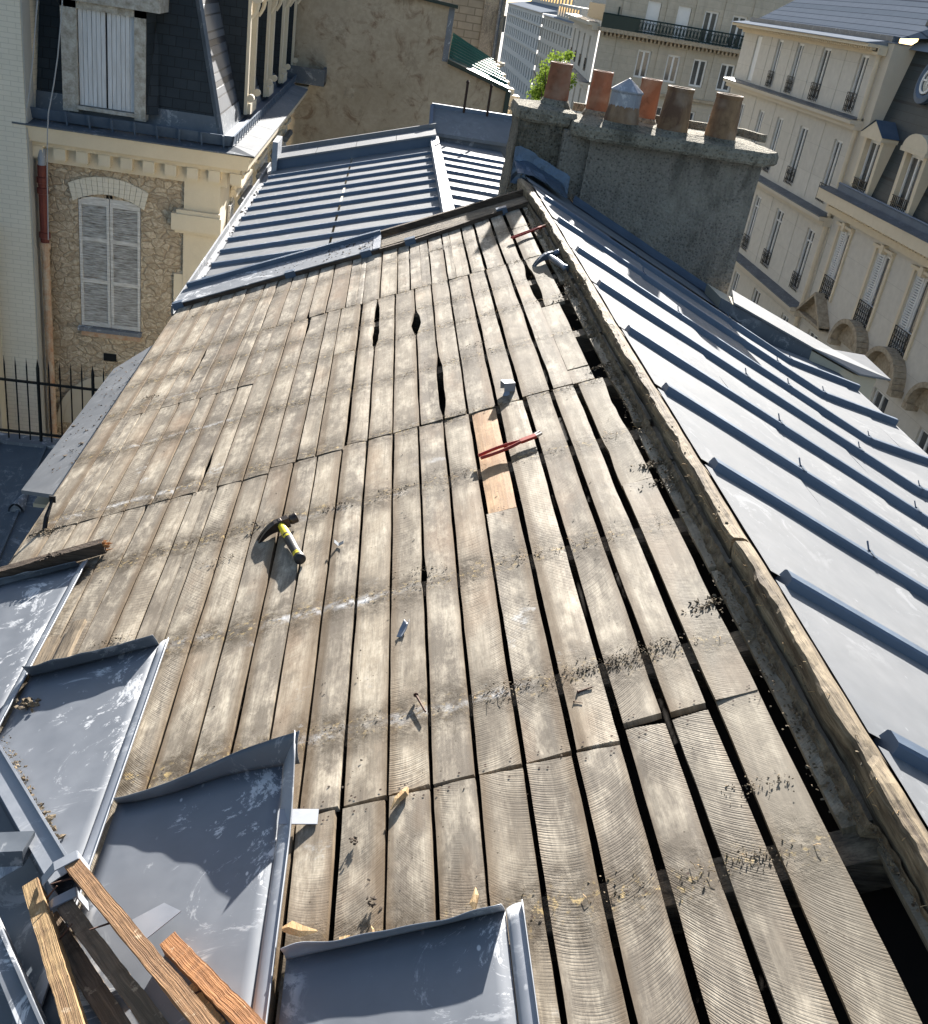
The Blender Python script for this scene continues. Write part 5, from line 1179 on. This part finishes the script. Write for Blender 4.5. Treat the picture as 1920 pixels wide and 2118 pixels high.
# dark mansard building nearer
RB2=thing('mansard_building',(19,33,-7),'building with a dark slate mansard, oculus and pedimented dormers at the right edge','building')
c2=[(31.6,32.45),(28.6,29.55),(26.05,27.0),(23.2,24.1),(20.4,21.3)]
ops=[op(a,b,-7.38,-5.2) for a,b in c2]+[op(a,b,-10.7,-8.6) for a,b in c2]
m=wall(fx,-33.2*KX,-16*KX,-16,-4.6*KX,ops,.16);m.build('wall',M['ashf'],RB2).data.materials[0]=M['ashlar']
for i,(a,b) in enumerate(c2):
    w0=(b-a)*KX
    o_=op(a,b,-7.38,-5.2);window(fx,o_,RB2,.13,rail=.80,trans=.28,fr=.09,shut=(o_[0]-.0,o_[0]+w0*.46))
    o_=op(a,b,-10.7,-8.6);window(fx,o_,RB2,.13,trans=.7,fr=.09)
    # stone surround, carved cap
    m=MB();x0,x1,z0,z1=op(a,b,-7.38,-5.2)
    fbar(m,fx,x0-.18,x0-.03,z0,z1+.12,0,.07);fbar(m,fx,x1+.03,x1+.18,z0,z1+.12,0,.07);fbar(m,fx,x0-.22,x1+.22,z1+.12,z1+.22,0,.16);fbar(m,fx,(x0+x1)/2-.12,(x0+x1)/2+.12,z1+.0,z1+.3,0,.2);m.build('window_surround',M['lime'],RB2)
    # pediment over the window below
    cxp=(x0+x1)/2;zb_=-8.15*KX;m=MB();hw=1.15
    if i==0:
        m.prism([fx.p(cxp-hw,zb_,.0),fx.p(cxp+hw,zb_,.0),fx.p(cxp,zb_+.95,.0)],fx.n*.12)
        m.bar(fx.p(cxp-hw-.1,zb_,.22),fx.p(cxp,zb_+1.02,.22),fx.n*.24,(0,0,.07));m.bar(fx.p(cxp+hw+.1,zb_,.22),fx.p(cxp,zb_+1.02,.22),fx.n*.24,(0,0,.07));fbar(m,fx,cxp-hw-.1,cxp+hw+.1,zb_-.12,zb_,0,.4)
    else:
        pts=[fx.p(cxp-hw*math.cos(math.pi*k/16),zb_+.95*math.sin(math.pi*k/16),.22) for k in range(17)]
        for k in range(16): m.bar(pts[k],pts[k+1],fx.n*.24,(pts[k]-fx.p(cxp,zb_,.22)).normalized()*.09)
        m.prism([p-fx.n*.18 for p in pts],fx.n*.1);m.lathe(fx.p(cxp,zb_+.32,.12),fx.n,[(0,.06),(.2,.05),(.28,0)],10)
        for s_ in (-1,1): fbar(m,fx,cxp+s_*hw-.16,cxp+s_*hw+.16,zb_-.22,zb_,0,.42)
    m.build('pediment',M['limed'],RB2)
m=MB();fbar(m,fx,-33.9*KX,-16*KX,-5.46,-5.06,0,.62);fbar(m,fx,-33.6*KX,-16*KX,-5.85,-5.46,0,.25)
for k in range(90): fbar(m,fx,-33.3*KX+k*.21,-33.3*KX+k*.21+.11,-5.6,-5.46,.25,.36)
m.build('cornice',M['lime'],RB2)
m=MB();m.quad([fx.p(-33.9*KX,-5.05,.66),fx.p(-16*KX,-5.05,.66),fx.p(-16*KX,-4.95,.2),fx.p(-33.9*KX,-4.95,.2)]);m.build('cornice_cover',M['zdark'],RB2)
m=MB();fbar(m,fx,-33.2*KX,-16*KX,-4.98,-4.72,.08,.22);m.tube([fx.p(-33.2*KX,-4.70,.2),fx.p(-16*KX,-4.70,.2)],.05,6);m.build('gutter',M['zcap'],RB2)
m=MB();ms=lambda y,z,d=0:V((FX+.05+(z+4.9)*.16-d,y,z));yt=33.0*KX
m.quad([ms(yt,-4.95),ms(16*KX,-4.95),ms(16*KX,1.5),ms(yt-0.0,1.5)]);m.build('mansard_slates',M['mansard'],RB2)
m=MB();m.quad([ms(yt,.25,.3),ms(16*KX,.25,.3),ms(16*KX,.55),ms(yt,.55)]);m.build('upper_cornice_cover',M['farzinc'],RB2)
for i,y in enumerate((31.95,29.1,26.2,23.4,20.6)):
    yc=y*KX;x0,x1=-(yc+.62),-(yc-.62);zb_,zt_=-4.85,-2.85
    m=MB();fbar(m,fx,x0-.22,x0,zb_,zt_,-.9,.10);fbar(m,fx,x1,x1+.22,zb_,zt_,-.9,.10);fbar(m,fx,x0-.30,x1+.30,zt_,zt_+.14,-.9,.26)
    cx_=(x0+x1)/2
    if i%2==0: m.prism([fx.p(x0-.32,zt_+.14,-.9),fx.p(x1+.32,zt_+.14,-.9),fx.p(cx_,zt_+.62,-.9)],fx.n*1.15)
    else: m.prism([fx.p(x0-.3,zt_+.14,-.9)]+[fx.p(cx_-(.92)*math.cos(math.pi*k/12),zt_+.14+.5*math.sin(math.pi*k/12),-.9) for k in range(1,12)]+[fx.p(x1+.3,zt_+.14,-.9)],fx.n*1.12)
    dm=m.build('dormer',M['lime'],RB2)
    window(fx,(x0+.05,x1-.05,zb_+.1,zt_-.05),dm,.12,fr=.09)
    r=MB()
    for k in range(9):
        x=x0+.1+(x1-x0-.2)*k/8;r.tube([fx.p(x,zb_,.12),fx.p(x,zb_+.55,.12)],.018,4)
    r.tube([fx.p(x0,zb_+.55,.12),fx.p(x1,zb_+.55,.12)],.02,4);r.tube([fx.p(x0,zb_+.3,.12),fx.p(x1,zb_+.3,.12)],.02,4);r.build('dormer_rail',M['iron'],dm)
    m=MB();h_=.64;m.quad([fx.p(x0-.34,zt_+.16,.28),fx.p(cx_,zt_+.68,.28),fx.p(cx_,zt_+.68,-.95),fx.p(x0-.34,zt_+.16,-.95)]);m.quad([fx.p(cx_,zt_+.68,.28),fx.p(x1+.34,zt_+.16,.28),fx.p(x1+.34,zt_+.16,-.95),fx.p(cx_,zt_+.68,-.95)])
    if i%2==0: m.build('dormer_cap',M['zcap'],dm)
yc=30.85*KX;c0=ms(yc,-.62,.15);m=MB();ax=V((-1,0,.16)).normalized();m.lathe(c0-ax*.1,ax,[(.78,0),(.78,.16),(.62,.20),(.50,.14),(.46,.08)],24)
m.hexa([c0+V((0,-.55,-1.05)),c0+V((0,.55,-1.05)),c0+V((.3,.55,-1.05)),c0+V((.3,-.55,-1.05))],[c0+V((.12,-.7,-.3)),c0+V((.12,.7,-.3)),c0+V((.4,.7,-.3)),c0+V((.4,-.7,-.3))]);oc=m.build('oculus_window',M['zcap'],RB2)
m=MB();m.lathe(c0,ax,[(.46,.03),(.46,.08),(.38,.08),(.38,.03)],24);m.bar(c0+ax*.05+V((0,0,-.4)),c0+ax*.05+V((0,0,.4)),(0,.03,0),ax*.02);m.bar(c0+ax*.05+V((0,-.4,0)),c0+ax*.05+V((0,.4,0)),(0,0,.03),ax*.02);m.build('oculus_frame',M['white'],oc)
m=MB();m.lathe(c0,ax,[(0,.035),(.42,.035)],24);m.build('oculus_pane',M['glass'],oc)

# ================================================================ FAR BUILDINGS AT THE TOP CENTRE
MBd=thing('corner_apartment_block',(22,82,-6),'weathered corner apartment block with a long dark green balcony behind the chimney pots','apartment block')
KY=80/50.
fm=Fac((0,80,0),(1,0,0));fm.n=V((0,-1,0))
wx=[(17.75,18.75),(20.0,21.0),(22.0,23.05),(24.1,25.2),(26.2,27.2)]
ops=[(a,b,-4.3,-2.42) for a,b in wx]+[(a,b,-8.2,-6.0) for a,b in wx]+[(a,b,-1.4,.8) for a,b in wx]
m=wall(fm,14.7,32,-16,4,ops,.25);m.build('front_wall',M['ashf'],MBd)
for i,(a,b) in enumerate(wx):
    window(fm,(a,b,-4.3,-2.42),MBd,.22,fr=.13);window(fm,(a,b,-8.2,-6.0),MBd,.22,fr=.13)
    window(fm,(a,b,-1.4,.8),MBd,.22,fr=.13,blind=i<2)
m=MB();fbar(m,fm,14.5,32,-1.62,-1.35,0,1.0)
for k in range(60): fbar(m,fm,14.7+k*.3,14.85+k*.3,-1.86,-1.62,0,.7)
fbar(m,fm,14.6,32,-5.3,-5.1,0,.35);m.build('balcony_slab',M['limed'],MBd)
m=MB();fbar(m,fm,14.5,17.2,-1.35,-.45,.93,.97);m.build('balcony_screen',M['dgreen'],MBd)
m=MB();m.tube([fm.p(14.5,-.45,.95),fm.p(32,-.45,.95)],.05,5);m.tube([fm.p(17,-1.25,.95),fm.p(32,-1.25,.95)],.05,5)
for k in range(58):
    x=17.2+k*.255;m.tube([fm.p(x,-1.35,.95),fm.p(x,-.45,.95)],.028 if k%6 else .06,4)
    m.tube([fm.p(x+.127+.10*math.cos(t_),-.88+.28*math.sin(t_),.95) for t_ in [2*math.pi*q/6 for q in range(7)]],.03,4)
m.build('balcony_rail',M['dgreen'],MBd)
for x in (16.2,19.4,21.5,23.6,25.7):
    m=MB();fbar(m,fm,x-.25,x+.25,-1.35,3,0,.12);m.build('pilaster',M['ashf'],MBd);m=MB();fbar(m,fm,x-.2,x+.2,-5.1,-1.9,0,.08);m.build('pilaster',M['ashf'],MBd)
# angled wing on the street
fw=Fac((16.5,104,0),(-1.9,-24,0));fw.n=V((-1,.08,0)).normalized()
Lw=24.07
wn_=[(2.2+5.2*k,3.6+5.2*k) for k in range(4)]
ops=[(a,b,z0,z1) for a,b in wn_ for z0,z1 in ((-4.7,-2.2),(-8.6,-6.0),(-12.4,-9.8))]
m=wall(fw,0,Lw,-16,-1.2,ops,.4);m.build('wing_wall',M['ashlar'],MBd)
for a,b,z0,z1 in ops: window(fw,(a,b,z0,z1),MBd,.35,fr=.12,rail=(.9 if z0>-5 else 0))
ledge(fw,0,Lw,-5.2,.7,.4,MBd);ledge(fw,0,Lw,-1.15,.9,.5,MBd)
m=MB();fbar(m,fw,0,Lw,-1.1,.1,-1.2,-1.1);m.build('terrace_screen',M['dgreen'],MBd)
m=MB();m.box((17.8,84,-1.2),(32,104,5));m.build('attic_storey',M['ashlar'],MBd);m=MB();m.box((17.7,83.9,5.0),(32,104,5.1));m.build('attic_roof',M['farzinc'],MBd)
for nm,y0,y1,zt_,lab,cols,attic in (('far_cream_block',126,153,-2.3,'far cream street block with rows of small windows between the tree and the pale block',11,True),('far_pale_block',154.5,205,-2.15,'farthest pale street block with a zinc roof edge and many rows of small windows',16,False)):
    T_=thing(nm,(22,(y0+y1)/2,-8),lab,'street block','far street blocks')
    ff=Fac((20,0,0),(0,-1,0));ff.n=V((-1,0,0));ops=[]
    st_=(y1-y0)/cols
    rws=[(-3.6,-2.75),(-5.1,-3.95),(-6.9,-5.6),(-8.9,-7.5),(-11.2,-9.6),(-13.6,-12.0)]
    for k in range(cols):
        a=-y1+st_*(k+.28);ops+=[(a,a+st_*.42,z0,z1) for z0,z1 in rws]
    m=wall(ff,-y1,-y0,-16,zt_,ops,.4);m.build('wall',M['ashlar'] if attic else M['pale'] if 'pale' in M else M['ashlar'],T_)
    for o_ in ops:
        g=MB();g.quad([ff.p(o_[0],o_[2],-.35),ff.p(o_[1],o_[2],-.35),ff.p(o_[1],o_[3],-.35),ff.p(o_[0],o_[3],-.35)]);g.build('window',M['glass'],T_)
    m=MB()
    for z_ in (zt_,-3.8,-7.2): fbar(m,ff,-y1+.0,-y0,z_-.15,z_,0,.12)
    m.build('string_course',M['ashlar'],T_)
    if attic:
        m=MB();m.box((20.6,y0,zt_),(30,y1-8,-.6));m.build('attic_storey',M['ashlar'],T_)
        for k in range(8):
            g=MB();yy=y0+1.2+k*2.2;g.box((20.55,yy,zt_+.35),(20.62,yy+1.1,zt_+1.4));g.build('attic_window',M['glass'],T_)
    m=MB();m.hexa([V((19.7,y0,zt_)),V((19.7,y1,zt_)),V((30,y1,zt_)),V((30,y0,zt_))][::-1],[V((19.9,y0,zt_+.1)),V((19.9,y1,zt_+.1)),V((24,y1,zt_+(.9 if not attic else .12))),V((24,y0,zt_+(.9 if not attic else .12)))][::-1]);m.build('zinc_roof',M['farzinc'],T_)
    if not attic:
        m=MB();m.box((24,y0,-2),(34,y1,1.5));m.build('set_back_storey',M['ashlar'],T_)
        for k in range(14):
            g=MB();yy=y0+1.2+k*3.4;g.box((23.95,yy,-.8),(24.02,yy+1.6,.9));g.build('attic_window',M['glass'],T_)
# street tree
TT=thing('street_tree',(9.9,70,-16),'bright green street tree behind the leftmost chimney pot','tree')
m=MB();m.tube([(10,70,-16),(10.05,70,-10),(10.2,70,-6),(10.4,70,-3.6)],[.22,.17,.11,.04],8)
random.seed(6);br=[]
for k in range(12):
    z_=random.uniform(-9,-4);a=random.uniform(0,6.28);e=V((10.1+math.cos(a)*1.1,70+math.sin(a)*1.1,z_+1));m.tube([(10.1,70,z_-.6),e],[.06,.02],5);br.append(e)
m.build('trunk',M['bark'],TT)
m=MB();lobes=[(V((10.45,70,-3.55)),.62),(V((10.05,70.2,-4.2)),.72),(V((9.75,70,-5.0)),.75),(V((10.8,70.3,-4.4)),.7),(V((9.4,70,-5.7)),.55),(V((10.2,70,-5.6)),.95),(V((11.3,70.5,-3.2)),.38),(V((9.9,70,-7)),1.1),(V((10.8,70,-7)),1.1),(V((11.4,70.3,-4.6)),.6)]
for c,r in lobes:
    for k in range(int(620*r)):
        d=V((random.gauss(0,1),random.gauss(0,1),random.gauss(0,1))).normalized()*r*random.uniform(.35,1.08)
        if fbm(*( (c+d)*1.7))<-.18: continue
        p=c+d;a=V((random.gauss(0,1),random.gauss(0,1),random.gauss(0,.6))).normalized();b=a.orthogonal().normalized();s_=random.uniform(.06,.12);m.quad([p-a*s_,p+b*s_*.7,p+a*s_,p-b*s_*.7])
m.build('crown',M['leaf'],TT)
